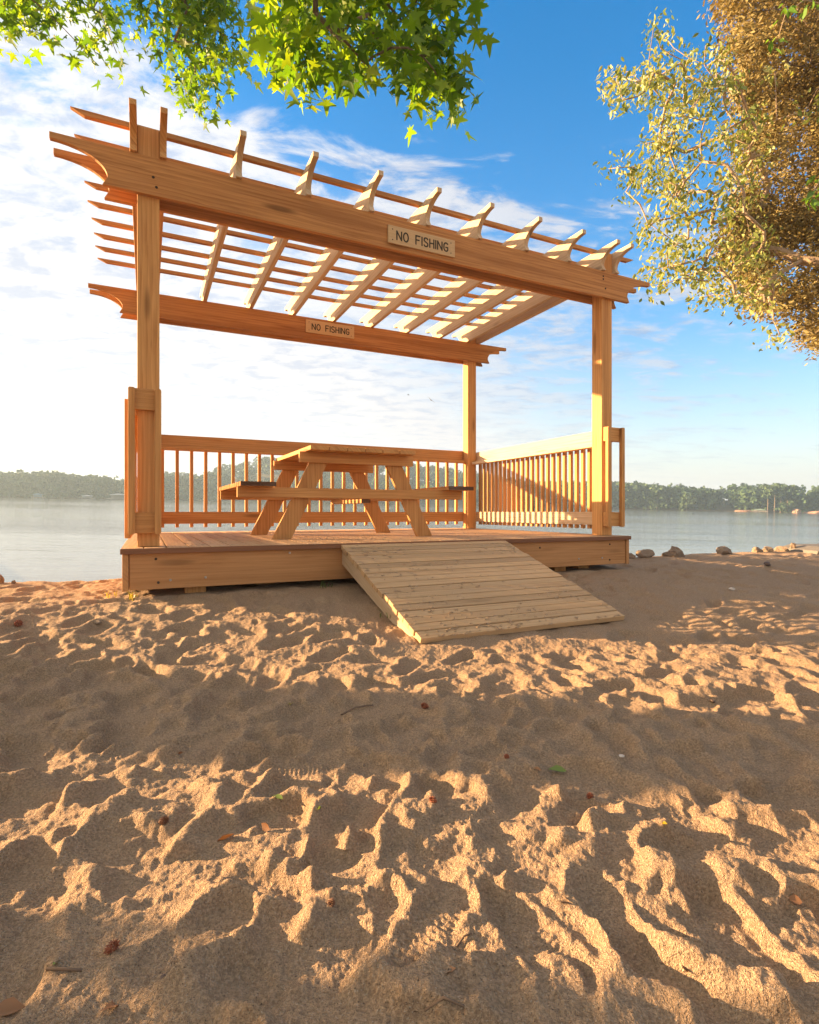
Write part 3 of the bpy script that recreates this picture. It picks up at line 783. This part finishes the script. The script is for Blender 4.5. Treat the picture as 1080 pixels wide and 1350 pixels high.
# sweetgum leaning over the beach
SG = leaf_mat('sweetgum_leaf', [(0.04, 0.10, 0.014), (0.08, 0.165, 0.018), (0.13, 0.23, 0.02), (0.21, 0.29, 0.03)], .52, .42, (2.1, 2.0, .4))
SGB = Vector((-4.3, -1.3, -.05))
sg = empty('sweetgum_tree', Matrix.Translation(SGB), 'sweetgum tree whose bright green star-shaped leaves hang into the sky above the pavilion', 'tree')
near_t = sample([(325, -170), (622, -170), (615, 20), (598, 50), (580, 80), (585, 118), (560, 125), (535, 95), (490, 110), (460, 90), (420, 95), (385, 92), (345, 82), (318, 40)], 78, 2.3, 3.1, 1)
near_t += sample([(560, 50), (590, 50), (594, 105), (578, 115), (560, 95)], 5, 2.4, 2.7, 5)
mid_t = sample([(180, -120), (335, -120), (300, 40), (292, 100), (278, 128), (255, 126), (225, 98), (215, 60), (205, 20)], 60, 4.0, 5.0, 2)
left_t = sample([(-160, -130), (190, -130), (175, 20), (150, 40), (160, 72), (130, 62), (120, 92), (100, 80), (88, 40), (55, 12), (0, 25), (-60, 40)], 58, 4.0, 5.2, 3)
rg_ = random.Random(9)
top_t = [Vector((rg_.uniform(-6.5, 0.5), rg_.uniform(-3.5, 3.6), rg_.uniform(5.2, 9.0))) for _ in range(120)]
top_t = [p for p in top_t if (p - Vector((-3.2, 0, 6.8))).length < 3.9]
trunk = [Vector((0, 0, 0)), Vector((.05, .05, 1.2)), Vector((.18, .2, 2.4)), Vector((.4, .45, 3.6)), Vector((.75, .9, 4.7)), Vector((1.2, 1.5, 5.6)), Vector((1.7, 2.1, 6.3)), Vector((2.2, 2.7, 6.9))]
alln = [p - SGB for p in near_t + mid_t + left_t + top_t]
pa = grow(trunk, .24, alln, .0032, .10, 4)
tube_obj('trunk', pa[:1], BARK_D, sg, 12); tube_obj('branches', pa[1:], BARK_D, sg, 5)
Pn = around([p - SGB for p in near_t], .14, 24, sq=(1, 1, .9)); Pm_ = around([p - SGB for p in mid_t], .18, 34); Pl = around([p - SGB for p in left_t], .17, 28)
Pt = around([p - SGB for p in top_t], .4, 30)
scatter('leaves', np.vstack([Pn, Pm_, Pl]), None, .082, star_leaf(), SG, sg, .9, flat_=.15)
scatter('leaves', Pt, None, .10, star_leaf(), SG, sg, .7)

# broadleaf tree on the right
WL = leaf_mat('small_leaf', [(0.09, 0.14, 0.04), (0.17, 0.22, 0.06), (0.30, 0.32, 0.09), (0.46, 0.44, 0.22)], .35, .45, (1.6, 1.5, .5), .5)
RB = Vector((6.75, 7.6, .02)); RB.z = ground_z(6.75, 7.6) - .05
rt = empty('broadleaf_tree', Matrix.Translation(RB), 'airy tree with small olive green leaves and thin arching branches beside the pavilion roof', 'tree')
polyA = [(862, 22), (872, 45), (900, 60), (960, 50), (985, 90), (1005, 200), (1010, 330), (1040, 440), (1030, 455), (1000, 448), (985, 420), (950, 395), (905, 395), (870, 385), (845, 350), (822, 325), (840, 300), (815, 262),
         (835, 240), (792, 222), (800, 200), (850, 190), (845, 150), (792, 128), (800, 96), (845, 85), (858, 50)]
tA = sample(polyA, 185, 6.3, 8.0, 31) + sample([(1000, 60), (1250, 0), (1280, 350), (1090, 440)], 14, 6.0, 8.6, 32)
trunk = [Vector((0, 0, 0)), Vector((-.03, .02, .9)), Vector((-.10, 0, 1.8)), Vector((-.22, 0, 2.6)), Vector((-.42, .0, 3.4)), Vector((-.6, 0, 4.2)), Vector((-.8, 0, 5.2)), Vector((-.9, 0, 6.2))]
pa = grow(trunk, .13, [p - RB for p in tA], .0052, .10, 6)
tube_obj('trunk', pa[:1], BARK_P, rt, 10); tube_obj('branches', pa[1:], BARK_P, rt, 5)
scatter('leaves', around([p - RB for p in tA], .16, 32), None, .082, oval_leaf(.42), WL, rt, .9, rnd=tuft_rnd(len(tA), 32, 2), flat_=.1)

# red cedar behind it
CD = leaf_mat('cedar_spray', [(0.09, 0.07, 0.028), (0.19, 0.15, 0.055), (0.30, 0.25, 0.10), (0.43, 0.38, 0.19)], .25, .6, (1.3, 1.0, .5), .2)
CB = Vector((8.3, 9.3, 0)); CB.z = ground_z(8.3, 9.3) - .05
ct = empty('cedar_tree', Matrix.Translation(CB), 'dense golden brown cedar tree with fine sprays at the right edge', 'tree')
polyC = [(962, -80), (950, -10), (962, 60), (965, 130), (985, 190), (975, 250), (960, 300), (962, 345), (1000, 400), (1040, 430), (1080, 455), (1230, 470), (1250, -80)]
tC = sample(polyC, 760, 7.4, 10.2, 41)
trunk = [Vector((.0, 0, 0)), Vector((.02, 0, 1.5)), Vector((.0, .1, 3)), Vector((-.1, .1, 4.5)), Vector((-.1, 0, 6)), Vector((-.1, 0, 8)), Vector((-.1, 0, 9.6))]
pa = grow(trunk, .2, [p - CB for p in tC], .0036, .08, 8)
tube_obj('trunk', pa[:1], BARK_D, ct, 10); tube_obj('branches', pa[1:], BARK_D, ct, 4)
cc = [p - CB for p in tC]
scatter('foliage', around(cc, .24, 190), None, .085, quad_leaf(.36), CD, ct, .5, rnd=tuft_rnd(len(cc), 190, 3), flat_=0)
# a vine with large fresh leaves climbing through the cedar's edge
VN = leaf_mat('vine_leaf', [(0.06, 0.14, 0.02), (0.12, 0.24, 0.03), (0.16, 0.30, 0.05)], .4, .35, (1.8, 1.8, .5), .5)
vp = [at(1085, 5, 7.2), at(1060, 0, 7.0), at(1035, 20, 6.9), at(1026, 50, 6.9)]
vp2 = [at(1110, 215, 7.2), at(1085, 230, 7.1), at(1074, 250, 7.0), at(1070, 266, 7.0)]
tube_obj('vine', [([p - CB for p in [at(1180, 60, 8.6)] + vp], [.012, .009, .007, .005, .003]), ([p - CB for p in [at(1180, 240, 8.8)] + vp2], [.012, .009, .007, .005, .003])], BARK_P, ct, 5)
vl = np.vstack([around([p - CB for p in vp], .10, 7), around([p - CB for p in vp2], .09, 8)])
scatter('vine_leaves', vl, None, .15, oval_leaf(.42), VN, ct, .7)

# unseen trees and bushes on an added point, placed to shade the beach
for (x, y, rt_, hc_, lab) in ((-8.4, 3.05, .15, 7.6, 'unseen tall oak with a thick straight trunk, placed to shade the sand'), (-7.7, 3.26, .15, 7.9, 'unseen tall oak leaning beside the thick oak, placed to shade the sand')):
    B0 = Vector((x, y, ground_z(x, y) - .05)); e = empty('shade_oak', Matrix.Translation(B0), lab, 'tree', 'unseen oaks placed for shade')
    rg2 = random.Random(int(-x * 10))
    tg = [Vector((rg2.gauss(0, 1.1), rg2.gauss(0, 1.1), hc_ + rg2.uniform(-.6, 2.8))) for _ in range(60)]
    pa = grow([Vector((0, 0, 0)), Vector((.04, .02, 2)), Vector((.0, .05, 4)), Vector((.1, 0, 6)), Vector((.1, 0, 7.6)), Vector((.1, 0, 9.4))], rt_ * 1.35, tg, .01, .1, 3)
    tube_obj('trunk', pa[:1], BARK_D, e, 12); tube_obj('branches', pa[1:], BARK_D, e, 5)
    scatter('leaves', around(tg, .55, 90), None, .14, oval_leaf(.5), SG, e, .6)
for (x, y, s_, lab) in ((-5.3, .80, 1.05, 'unseen broad leafy bush on the left, placed to shade the sand'), (-5.9, -.6, 1.15, 'unseen taller leafy bush behind the broad bush, placed to shade the sand')):
    B0 = Vector((x, y, ground_z(x, y) - .05)); e = empty('bush', Matrix.Translation(B0), lab, 'bush', 'unseen bushes placed for shade')
    rg2 = random.Random(int(-x * 31))
    tg = [Vector((rg2.gauss(0, .45) * s_, rg2.uniform(-.95, .84) * s_, rg2.uniform(.15, 1.7) * s_)) for _ in range(150)]
    pa = grow([Vector((0, 0, 0)), Vector((0, .02, .2)), Vector((.02, 0, .5)), Vector((0, 0, .9))], .05, tg, .004, .1, 3)
    tube_obj('stems', pa, BARK_D, e, 5)
    scatter('leaves', around(tg, .16, 70), None, .085, oval_leaf(.5), SG, e, .5)

# ------------------------------------------------------------------ far shore
FT = leaf_mat('far_foliage', [(0.022, 0.050, 0.028), (0.04, 0.078, 0.040), (0.062, 0.105, 0.050), (0.09, 0.135, 0.062)], 0, .8, None, .1)
far_rng = np.random.default_rng(5)
def crown_points(h, wdt, n, rng, lobes=9):
    """points over the skins of several lobes that together make one crown"""
    lc = rng.normal(size=(lobes, 3)) * np.array([wdt * .27, wdt * .27, h * .16]); lc[:, 2] += h * .62
    lc[:, 2] = np.clip(lc[:, 2], h * .25, h * .82)
    lr = wdt * rng.uniform(.17, .30, lobes)
    k = rng.integers(0, lobes, n); d = rng.normal(size=(n, 3)); d /= np.linalg.norm(d, axis=1, keepdims=True)
    return lc[k] + d * lr[k][:, None] * rng.uniform(.7, 1.05, n)[:, None] * np.array([1, 1, .9]), d
def clumps(P_, Dn, size, rng):
    n = len(P_); up = rng.normal(size=(n, 3)) + Dn * 1.2; up /= np.linalg.norm(up, axis=1, keepdims=True)
    a = np.cross(up, rng.normal(size=(n, 3))); a /= np.linalg.norm(a, axis=1, keepdims=True); b = np.cross(up, a)
    ang = np.array([0, 1.26, 2.51, 3.77, 5.03])[None] + rng.uniform(-.4, .4, (n, 5)); rr = size * rng.uniform(.45, 1.0, (n, 5))
    W = P_[:, None] + a[:, None] * (np.cos(ang) * rr)[..., None] + b[:, None] * (np.sin(ang) * rr)[..., None]
    return W.reshape(-1, 3)
def wood_mass(name, px0, px1, r0, r1, ntree, hs, seed, label):
    rng = np.random.default_rng(seed); VV = []; RN = []
    for i in range(ntree):
        px = rng.uniform(px0, px1); r_ = r0 + (r1 - r0) * rng.uniform(0, 1) ** 1.3
        a = math.atan2(px - 540, 724); x, y = r_ * math.sin(a), r_ * math.cos(a)
        g = float(base_h(np.array([x]), np.array([y]))[0]); h = hs * rng.uniform(.75, 1.12)
        topz = ZC + y * float(treetop(px)) - .3
        h = min(h, max(4.5, topz - g + rng.uniform(-1.0, .7)))
        wd = rng.uniform(5.0, 8.5)
        P_, Dn = crown_points(h, wd, 330, rng, 11)
        P_ = P_ + np.array([x, y, g])
        # low skirt down to the bank
        sk = rng.normal(size=(60, 3)) * np.array([wd * .35, wd * .35, 0]); sk[:, 2] = rng.uniform(.0, h * .55, 60); P_ = np.vstack([P_, sk + np.array([x, y, g])]); Dn = np.vstack([Dn, rng.normal(size=(60, 3))])
        VV.append(clumps(P_, Dn, .80, rng)); RN.append(np.clip(rng.uniform(0, 1) * .55 + rng.uniform(0, .45, len(P_)), 0, 1))
    V_ = np.vstack(VV); n = len(V_) // 5
    me = mesh_np(name, V_, np.arange(n * 5), np.full(n, 5), FT, False, np.repeat(np.concatenate(RN), 5))
    o = link(name, me); return tagp(o, label, None, None, 'stuff')
wood_mass('far_wood', -140, 175, 240, 300, 100, 11, 61, 'hazy wood along the far shore at the left')
wood_mass('far_wood', 165, 700, 241, 330, 190, 11, 62, 'wooded hill across the lake behind the railing')
wood_mass('far_wood', 690, 1230, 242, 300, 185, 11, 63, 'wood along the far shore on the right')

# single trees on the far right bank
TG = 'trees on the far bank'
proto = None
for i, (px, r_, hh_, lab) in enumerate(((1012, 239.5, 11.0, 'tree on the far bank with the leftmost pale bare trunk'), (1021, 239.0, 12.0, 'tree on the far bank with the tallest pale bare trunk'),
        (1029, 240.5, 10.5, 'tree on the far bank just right of the tallest pale trunk'), (1038, 238.5, 7.5, 'small rounded pale green tree on the far bank above the clay'),
        (905, 240.0, 9.0, 'feathery light green tree at the far waterline left of the clay bank'), (866, 240.5, 9.5, 'broad green tree at the far waterline right of the pavilion'))):
    a = math.atan2(px - 540, 724); x, y = r_ * math.sin(a), r_ * math.cos(a); g = float(base_h(np.array([x]), np.array([y]))[0])
    e = empty('far_tree', Matrix.Translation((x, y, g - .2)), lab, 'tree', TG)
    rng = np.random.default_rng(80 + i); P_, Dn = crown_points(hh_, 5.5 if hh_ > 8 else 5, 420, rng, 9)
    if i > 2: P_[:, 2] = (P_[:, 2] - P_[:, 2].min()) * 1.05 + .3
    if i < 3: P_[:, 2] = P_[:, 2] * .6 + hh_ * .42
    V_ = clumps(P_, Dn, .5, rng); n = len(P_)
    link('crown', mesh_np('crown', V_, np.arange(n * 5), np.full(n, 5), FT, False, np.repeat(np.clip(.45 + rng.uniform(0, .55, n), 0, 1), 5)), e)
    tube_obj('trunk', [([(0, 0, 0), (.1, 0, hh_ * .35), (0, .1, hh_ * .75)], [.20, .16, .10])], BARK_D, e, 8)

# red clay bank, boathouses
M_CLAY = plain('red_clay', (0.33, 0.20, 0.14), .95, 0, .6, .35)
M_WHITE = plain('weathered_white', (0.62, 0.64, 0.66), .7); M_BLUE = plain('faded_blue', (0.16, 0.30, 0.44), .6); M_GREYW = plain('grey_boards', (0.30, 0.28, 0.26), .8)
def blob(name, x, y, z, sx, sy, sz, mat, seed, sub=3, rough=.35, parent=None, rot=0.0, flat_bot=True):
    import bmesh
    bm = bmesh.new(); bmesh.ops.create_icosphere(bm, subdivisions=sub, radius=1.0)
    vv = np.array([v.co[:] for v in bm.verts])
    rng = np.random.default_rng(seed)
    # cut by random planes: facetted like broken stone
    for _ in range(9):
        nrm = rng.normal(size=3); nrm /= np.linalg.norm(nrm); dd = rng.uniform(.55, .85)
        k = vv @ nrm - dd; vv = vv - np.clip(k, 0, None)[:, None] * nrm
    nn = fbm(vv[:, 0] * 1.7 + seed, vv[:, 1] * 1.7 + vv[:, 2] * 1.3, 4, seed % 30)
    vv = vv * (1 + rough * .35 * nn[:, None])
    for v, q in zip(bm.verts, vv): v.co = q
    me = bpy.data.meshes.new(name); bm.to_mesh(me); bm.free(); me.materials.append(mat)
    for p_ in me.polygons: p_.use_smooth = False
    o = link(name, me, parent); o.location = (x, y, z); o.scale = (sx, sy, sz); o.rotation_euler = (0, 0, rot)
    return o
for px, w_, h_, d_, s in ((985, 9, .8, 241.5, 2), (1052, 4, 1.8, 240, 3), (1075, 10, 1.0, 239.5, 4)):
    a = math.atan2(px - 540, 724)
    tagp(blob('clay_bank', d_ * math.sin(a), d_ * math.cos(a), -.3, w_ * .5, 4, h_, M_CLAY, s, 4, .9, None, -a), kind='structure')
def boathouse(px, r_, wd, ht, mroof, mwall, label):
    a = math.atan2(px - 540, 724); e = empty('boathouse', Matrix.Translation((r_ * math.sin(a), r_ * math.cos(a), WATER_Z)) @ Matrix.Rotation(-a, 4, 'Z'), label, 'boathouse', 'boathouses across the lake')
    MB().box(-wd * .7, wd * .7, -1.5, 1.8, .25, .45, 0).build('dock', M_GREYW, e, 0)
    for sx in (-1, 1):
        for yy in (-1.2, 1.4): MB().box(sx * wd * .45 - .08, sx * wd * .45 + .08, yy, yy + .16, -.8, ht, 2).build('post', M_GREYW, e, 0)
    MB().prism([(-wd * .55, ht), (wd * .55, ht), (wd * .5, ht + .15), (0, ht + .55), (-wd * .5, ht + .15)], -1.7, 1.9, lambda u, w_, t: (u, t, w_)).build('roof', mroof, e, 0)
    MB().box(-wd * .42, wd * .42, 1.2, 1.3, .46, ht - .02, 0).build('wall', mwall, e, 0)
boathouse(50, 233, 3.0, 1.2, M_BLUE, M_BLUE, 'small blue boathouse on the hazy far shore at the left')
boathouse(115, 232, 3.6, 1.0, M_WHITE, M_WHITE, 'low white boathouse between the blue one and the pavilion')
boathouse(156, 231, 5.4, 1.7, M_WHITE, M_GREYW, 'open white-roofed boathouse on the far shore just left of the pavilion')
boathouse(1002, 237, 3.6, .7, plain('pale_green', (.16, .24, .21)), M_GREYW, 'low pale green dock shelter under the clay bank on the right')

# rocks along the crest of the beach
m, t, out = new_mat('shore_rock'); oc = t.new('ShaderNodeTexCoord').outputs['Object']; geo = t.new('ShaderNodeNewGeometry')
n1 = t.noise(geo.outputs['Position'], 7, 6, .65); n2 = t.noise(geo.outputs['Position'], 40, 5, .7)
cst = t.mix(n1, (.13, .095, .065), (.38, .28, .20)); cst = t.mix(t.smooth(n2, .55, .75), cst, (.15, .10, .07))
principled(t, out, Base_Color=cst, Roughness=.9, Normal=t.bump(t.math('ADD', n1, n2), .7, .03)); M_ROCK = m
def crest_pt(px, Sd=.62):
    best = None
    for k in range(20, 140):
        y = k * .1; x = (px - 540) / 724 * y
        if shore(np.array(x), np.array(y)) > Sd: return x, y
for i, (px, w_, h_, lab) in enumerate(((-2, .16, .15, 'dark rounded rock at the left edge of the beach crest'), (18, .05, .05, 'small dark stone right of the rounded rock at the left edge'), (832, .22, .10, 'low flat rock right behind the pavilion corner'), (852, .36, .17, 'peaked tan rock nearest the pavilion on the beach crest'),
        (880, .20, .13, 'grey split rock leaning on the largest rock'), (891, .40, .22, 'largest pale rock on the beach crest'), (957, .42, .17, 'lone brown rock in the middle of the rock row'),
        (1001, .28, .16, 'pale block left in the pair of blocks by the slab'), (1013, .26, .14, 'brown block right in the pair of blocks by the slab'), (1034, .40, .13, 'wide flat reddish rock beside the grey slab'), (1047, 0.16, .15, 'upright rock standing at the end of the grey slab'))):
    x, y = crest_pt(px, .7); z = ground_z(x, y)
    if px == 1047: z += .05
    tagp(blob('rock', x, y, z + h_ * .12, w_ * .33, w_ * .27, h_ * .5, M_ROCK, 100 + i, 3, .8, None, i * 1.1), lab, 'rock', 'rocks along the beach crest')
x, y = crest_pt(1085, .5); z = ground_z(x, y)
slab = empty('stone_slab', Matrix.Translation((x + .1, y, z - .005)) @ Matrix.Rotation(R(14), 4, 'Z'), 'long flat grey stone slab lying on the sand at the right edge', 'slab')
sb = MB(); sb.prism([(-.62, -.10), (1.9, -.12), (1.95, .06), (1.2, .115), (-.35, .10), (-.55, .05)], -.30, .34, lambda u, w_, t: (u, t, w_))
M_SLAB = plain('grey_slab', (.17, .155, .135), .9, 0, 14, .35)
sb.build('slab', M_SLAB, slab, .012)

# ------------------------------------------------------------------ litter on the sand
GRN = leaf_mat('green_litter', [(.10, .16, .04), (.22, .28, .07)], .2, .5, (1.5, 1.5, .5)); BRN = leaf_mat('brown_litter', [(.20, .09, .04), (.34, .18, .09)], .15, .6, (1.2, 1, .6)); YLW = leaf_mat('yellow_litter', [(.45, .36, .05), (.55, .45, .08)], .3, .5, (1.2, 1.1, .5))
M_CONE = plain('cone_scales', (.17, .075, .035), .7, 0, 60, .5); M_BALL = plain('burr_brown', (.24, .07, .03), .7, 0, 90, .5); M_TWIG = plain('dry_twig', (.17, .11, .07), .9)
rl = random.Random(5)
def litter_leaf(px, py, size, tmpl, mat, name, lab, tilt=.35, rz=None):
    p = on_ground(px, py); tv, tf = tmpl
    tv = tv.copy(); tv[:, 2] = tv[:, 2] * 2.2 + .25 * (tv[:, 1] - .4) ** 2
    me = mesh_np(name, (tv - np.array([0, .5, 0])) * size, np.array(tf).ravel(), np.full(len(tf), 3), mat, True, np.full(len(tv), rl.random()))
    o = link(name, me); o.location = (p.x, p.y, p.z + size * (.06 + abs(tilt) * .28)); o.rotation_euler = (rl.uniform(-1, 1) * tilt, tilt * rl.choice((-1, 1)), rl.uniform(0, 6.3) if rz is None else rz)
    return tagp(o, lab, 'leaf')
litter_leaf(735, 1019, .055, oval_leaf(.45), GRN, 'fallen_leaf', 'curled green and dark leaf in the shaded band of sand', .3, 1.5)
litter_leaf(708, 1016, .028, oval_leaf(.4), BRN, 'fallen_leaf', 'dark stub of leaf touching the curled green leaf', .3, 1.2)
litter_leaf(366, 1053, .034, oval_leaf(.5), GRN, 'fallen_leaf', 'pale green leaf lying inside a deep footprint', .1, 1.2)
litter_leaf(421, 1071, .030, oval_leaf(.3), GRN, 'fallen_leaf', 'small upright green leaf right of the deep footprint', .9)
litter_leaf(877, 1092, .030, oval_leaf(.28), YLW, 'fallen_leaf', 'narrow yellow leaf standing in the sunlit sand', 1.1, .2)
litter_leaf(297, 1110, .046, oval_leaf(.4), BRN, 'fallen_leaf', 'curled brown leaf at the edge of the sunlit sand on the left', .5, 1.6)
litter_leaf(350, 1096, .030, oval_leaf(.6), BRN, 'fallen_leaf', 'upright tan leaf chip catching the sun', 1.2, .4)
litter_leaf(384, 929, .035, oval_leaf(.5), YLW, 'fallen_leaf', 'dull yellow leaf far up in the shaded sand', .2)
litter_leaf(75, 1270, .016, oval_leaf(.6), GRN, 'fallen_leaf', 'tiny bright green leaf in the lower left corner', .2)
litter_leaf(903, 1280, .022, oval_leaf(.5), BRN, 'fallen_leaf', 'small orange brown leaf in the shaded sand at the lower right', .3)
litter_leaf(1048, 1190, .026, oval_leaf(.7), BRN, 'fallen_leaf', 'rusty leaf scrap near the right edge', .5)
litter_leaf(590, 1283, .030, oval_leaf(.5), BRN, 'fallen_leaf', 'pale pinkish leaf flat in the bottom shade', .1)
litter_leaf(238, 997, .03, oval_leaf(.25), BRN, 'fallen_leaf', 'thin reddish leaf standing at the top of the sunlit sand on the left', 1.0)
litter_leaf(150, 1332, .032, star_leaf(), BRN, 'fallen_leaf', 'crumpled star shaped leaf at the bottom left edge', .4)
litter_leaf(12, 1335, .045, oval_leaf(.6), BRN, 'fallen_leaf', 'large dark leaf at the left bottom corner', .2)
def cone(px, py, r, mat, name, lab, cat, spikes=70, ln=.5):
    p = on_ground(px, py); V_ = []; F_ = []
    for i in range(14):
        for k in range(10): pass
    n = spikes
    core = 0
    for i in range(n):
        z = 1 - 2 * (i + .5) / n; ph_ = i * 2.39996; q = math.sqrt(1 - z * z); d = Vector((q * math.cos(ph_), q * math.sin(ph_), z * 1.25))
        a = Vector((-math.sin(ph_), math.cos(ph_), 0)); b = d.normalized().cross(a); s_ = r * .30
        b0 = len(V_); V_ += [tuple(d * r * .62 - a * s_), tuple(d * r * .62 + a * s_), tuple(d * r * .62 + b * s_ * .9), tuple(d * r * (.62 + ln * .75) - b * s_ * .3)]
        F_ += [(b0, b0 + 1, b0 + 3), (b0 + 1, b0 + 2, b0 + 3), (b0 + 2, b0, b0 + 3), (b0, b0 + 2, b0 + 1)]
    me = bpy.data.meshes.new(name); me.from_pydata(V_, [], F_); me.materials.append(mat)
    o = link(name, me); o.location = (p.x, p.y, p.z + r * .75); o.rotation_euler = (1.3, rl.uniform(-.4, .4), rl.uniform(0, 6)); o['kind'] = 'thing'; del o['kind']
    return tagp(o, lab, cat)
cone(216, 1086, .0105, M_CONE, 'pine_cone', 'small dark pine cone in the sunlit sand on the left', 'pine cone', 80)
cone(571, 1058, .0085, M_BALL, 'sweetgum_ball', 'reddish seed ball in the sunlit sand near the middle', 'seed ball', 60, .7)
cone(778, 1053, .009, M_BALL, 'sweetgum_ball', 'reddish seed ball at the top of the sunlit sand right of the middle', 'seed ball', 60, .7)
cone(560, 934, .013, M_BALL, 'sweetgum_ball', 'dark seed ball in the shade behind the sunlit strip', 'seed ball', 60, .6)
cone(668, 1000, .008, M_BALL, 'sweetgum_ball', 'small dark seed ball in the shaded sand left of the curled leaf', 'seed ball', 50, .6)
cone(148, 1254, .010, M_BALL, 'sweetgum_ball', 'crushed dark seed ball in the lower left shade', 'seed ball', 40, .8)
cone(437, 1194, .008, M_CONE, 'pine_cone', 'little cone half buried below the sunlit sand', 'pine cone', 60)
cone(24, 826, .022, M_BALL, 'sweetgum_ball', 'seed ball on the beach at the far left', 'seed ball', 50)
cone(703, 823, .02, M_BALL, 'sweetgum_ball', 'seed ball beside the foot of the ramp', 'seed ball', 50)
def twig(pts, r, lab):
    P_ = [on_ground(a, b) + Vector((0, 0, r * (1.2 + 1.5 * (i % 2)))) for i, (a, b) in enumerate(pts)]
    o = tube_obj('twig', [([tuple(p) for p in P_], [r * (1 - .5 * i / len(P_)) for i in range(len(P_))])], M_TWIG, None, 6); return tagp(o, lab, 'twig')
twig([(450, 944), (470, 936), (492, 931)], .004, 'dark twig in the shaded sand above the middle')
twig([(62, 1280), (85, 1284), (108, 1282)], .003, 'thin dark twig near the lower left corner')
twig([(560, 1335), (585, 1322), (612, 1330)], .003, 'bent brown twig at the bottom edge')
twig([(735, 1190), (750, 1194), (742, 1183)], .0022, 'short dark splinter beside the treaded footprint')
twig([(602, 1250), (612, 1238), (622, 1232)], .002, 'thin splinter in the lower middle shade')
peb = [M_ROCK, plain('pale_pebble', (.55, .48, .42), .8), plain('dark_pebble', (.12, .08, .06), .8)]
for i, (px, py, s_, lab) in enumerate(((820, 998, .010, 'pale pebble in the shade behind the largest scuff'), (215, 1290, .006, 'pale chip in the lower left shade'), (835, 860, .016, 'dark stone right of the ramp foot'), (965, 778, .03, 'pale stone in the sand right of the deck'), (1012, 745, .05, 'dark lump under the pair of blocks'),
        (130, 822, .022, 'dark lump of bark on the far left sand'), (95, 766, .03, 'pale stone on the left beach crest'), (940, 925, .014, 'dark pebble in the right hand lit strip'), (480, 1010, .006, 'tiny dark pebble above the shoe print'))):
    p = on_ground(px, py); tagp(blob('pebble', p.x, p.y, p.z + s_ * .3, s_, s_ * .8, s_ * .6, peb[(i + 1) % 3], 200 + i, 2, .5, None, i), lab, 'pebble')
# grass seedlings beside the deck
for px, py, n_, lab in ((172, 789, 14, 'tuft of yellow green grass at the left deck corner'), (147, 787, 8, 'sparse yellow grass left of the deck corner'), (508, 812, 7, 'tiny grass tuft beside the ramp side'), (430, 774, 10, 'dark green grass tuft under the deck edge')):
    p = on_ground(px, py); V_ = []; F_ = []
    for k in range(n_):
        a = rl.uniform(0, 6.3); l = rl.uniform(.03, .07); o0 = Vector((rl.gauss(0, .03), rl.gauss(0, .03), 0)); d = Vector((math.cos(a), math.sin(a), 0)); s_ = d.cross(Vector((0, 0, 1))) * .003
        b0 = len(V_); V_ += [tuple(o0 - s_), tuple(o0 + s_), tuple(o0 + d * l * .3 + Vector((0, 0, l * .7)) + s_ * .8), tuple(o0 + d * l * .3 + Vector((0, 0, l * .7)) - s_ * .8), tuple(o0 + d * l * .9 + Vector((0, 0, l)))]
        F_ += [(b0, b0 + 1, b0 + 2, b0 + 3), (b0 + 3, b0 + 2, b0 + 4)]
    me = bpy.data.meshes.new('grass_tuft'); me.from_pydata(V_, [], F_); me.materials.append(YLW if py < 800 and px < 200 else GRN)
    o = link('grass_tuft', me); o.location = (p.x, p.y, p.z - .004); tagp(o, lab, 'grass tuft')

# two birds over the lake
M_BIRD = plain('dark_feathers', (.05, .045, .04), .8)
for px, py, sc_, rz, ro, lab in ((538.5, 520.5, .32, 1.4, .1, 'smaller distant bird over the lake, seen as a dot'), (568.5, 527.5, .62, .4, .6, 'larger distant bird gliding over the lake')):
    p = at(px, py, 60)
    v = [(0, .5, 0), (.06, .2, .02), (.07, -.2, 0), (.12, -.5, 0), (-.12, -.5, 0), (-.07, -.2, 0), (-.06, .2, .02), (0, 0, -.09), (.55, .18, .12), (1.0, -.12, .05), (.5, -.08, .10), (-.55, .18, .12), (-1.0, -.12, .05), (-.5, -.08, .10), (0, 0, .07)]
    f = [(0, 1, 14), (1, 2, 14), (2, 3, 4, 5), (2, 5, 14), (5, 6, 14), (6, 0, 14), (0, 7, 1), (1, 7, 2), (2, 7, 5), (5, 7, 6), (6, 7, 0), (1, 8, 10, 2), (8, 9, 10), (6, 5, 13, 11), (11, 13, 12)]
    me = bpy.data.meshes.new('bird'); me.from_pydata(v, [], f); me.materials.append(M_BIRD)
    o = link('bird', me); o.location = p; o.scale = (sc_,) * 3; o.rotation_euler = (.2, ro, rz); tagp(o, lab, 'bird')

# ------------------------------------------------------------------ the air over the lake
m, t, out = new_mat('haze'); pv = t.new('ShaderNodeVolumePrincipled'); pv.inputs['Color'].default_value = (.58, .80, 1.0, 1); pv.inputs['Density'].default_value = 0.0010
pv.inputs['Anisotropy'].default_value = 0.25; t.l.new(pv.outputs[0], out.inputs['Volume'])
hb = 800; zb, zt_ = float(H.min()) - 1.0, 27.0
me = bpy.data.meshes.new('haze'); me.from_pydata([(x, y, z) for z in (zb, zt_) for x, y in ((-hb, -hb), (hb, -hb), (hb, hb), (-hb, hb))], [], [(0, 3, 2, 1), (4, 5, 6, 7), (0, 1, 5, 4), (1, 2, 6, 5), (2, 3, 7, 6), (3, 0, 4, 7)]); me.materials.append(m)
tagp(link('haze', me), kind='stuff')
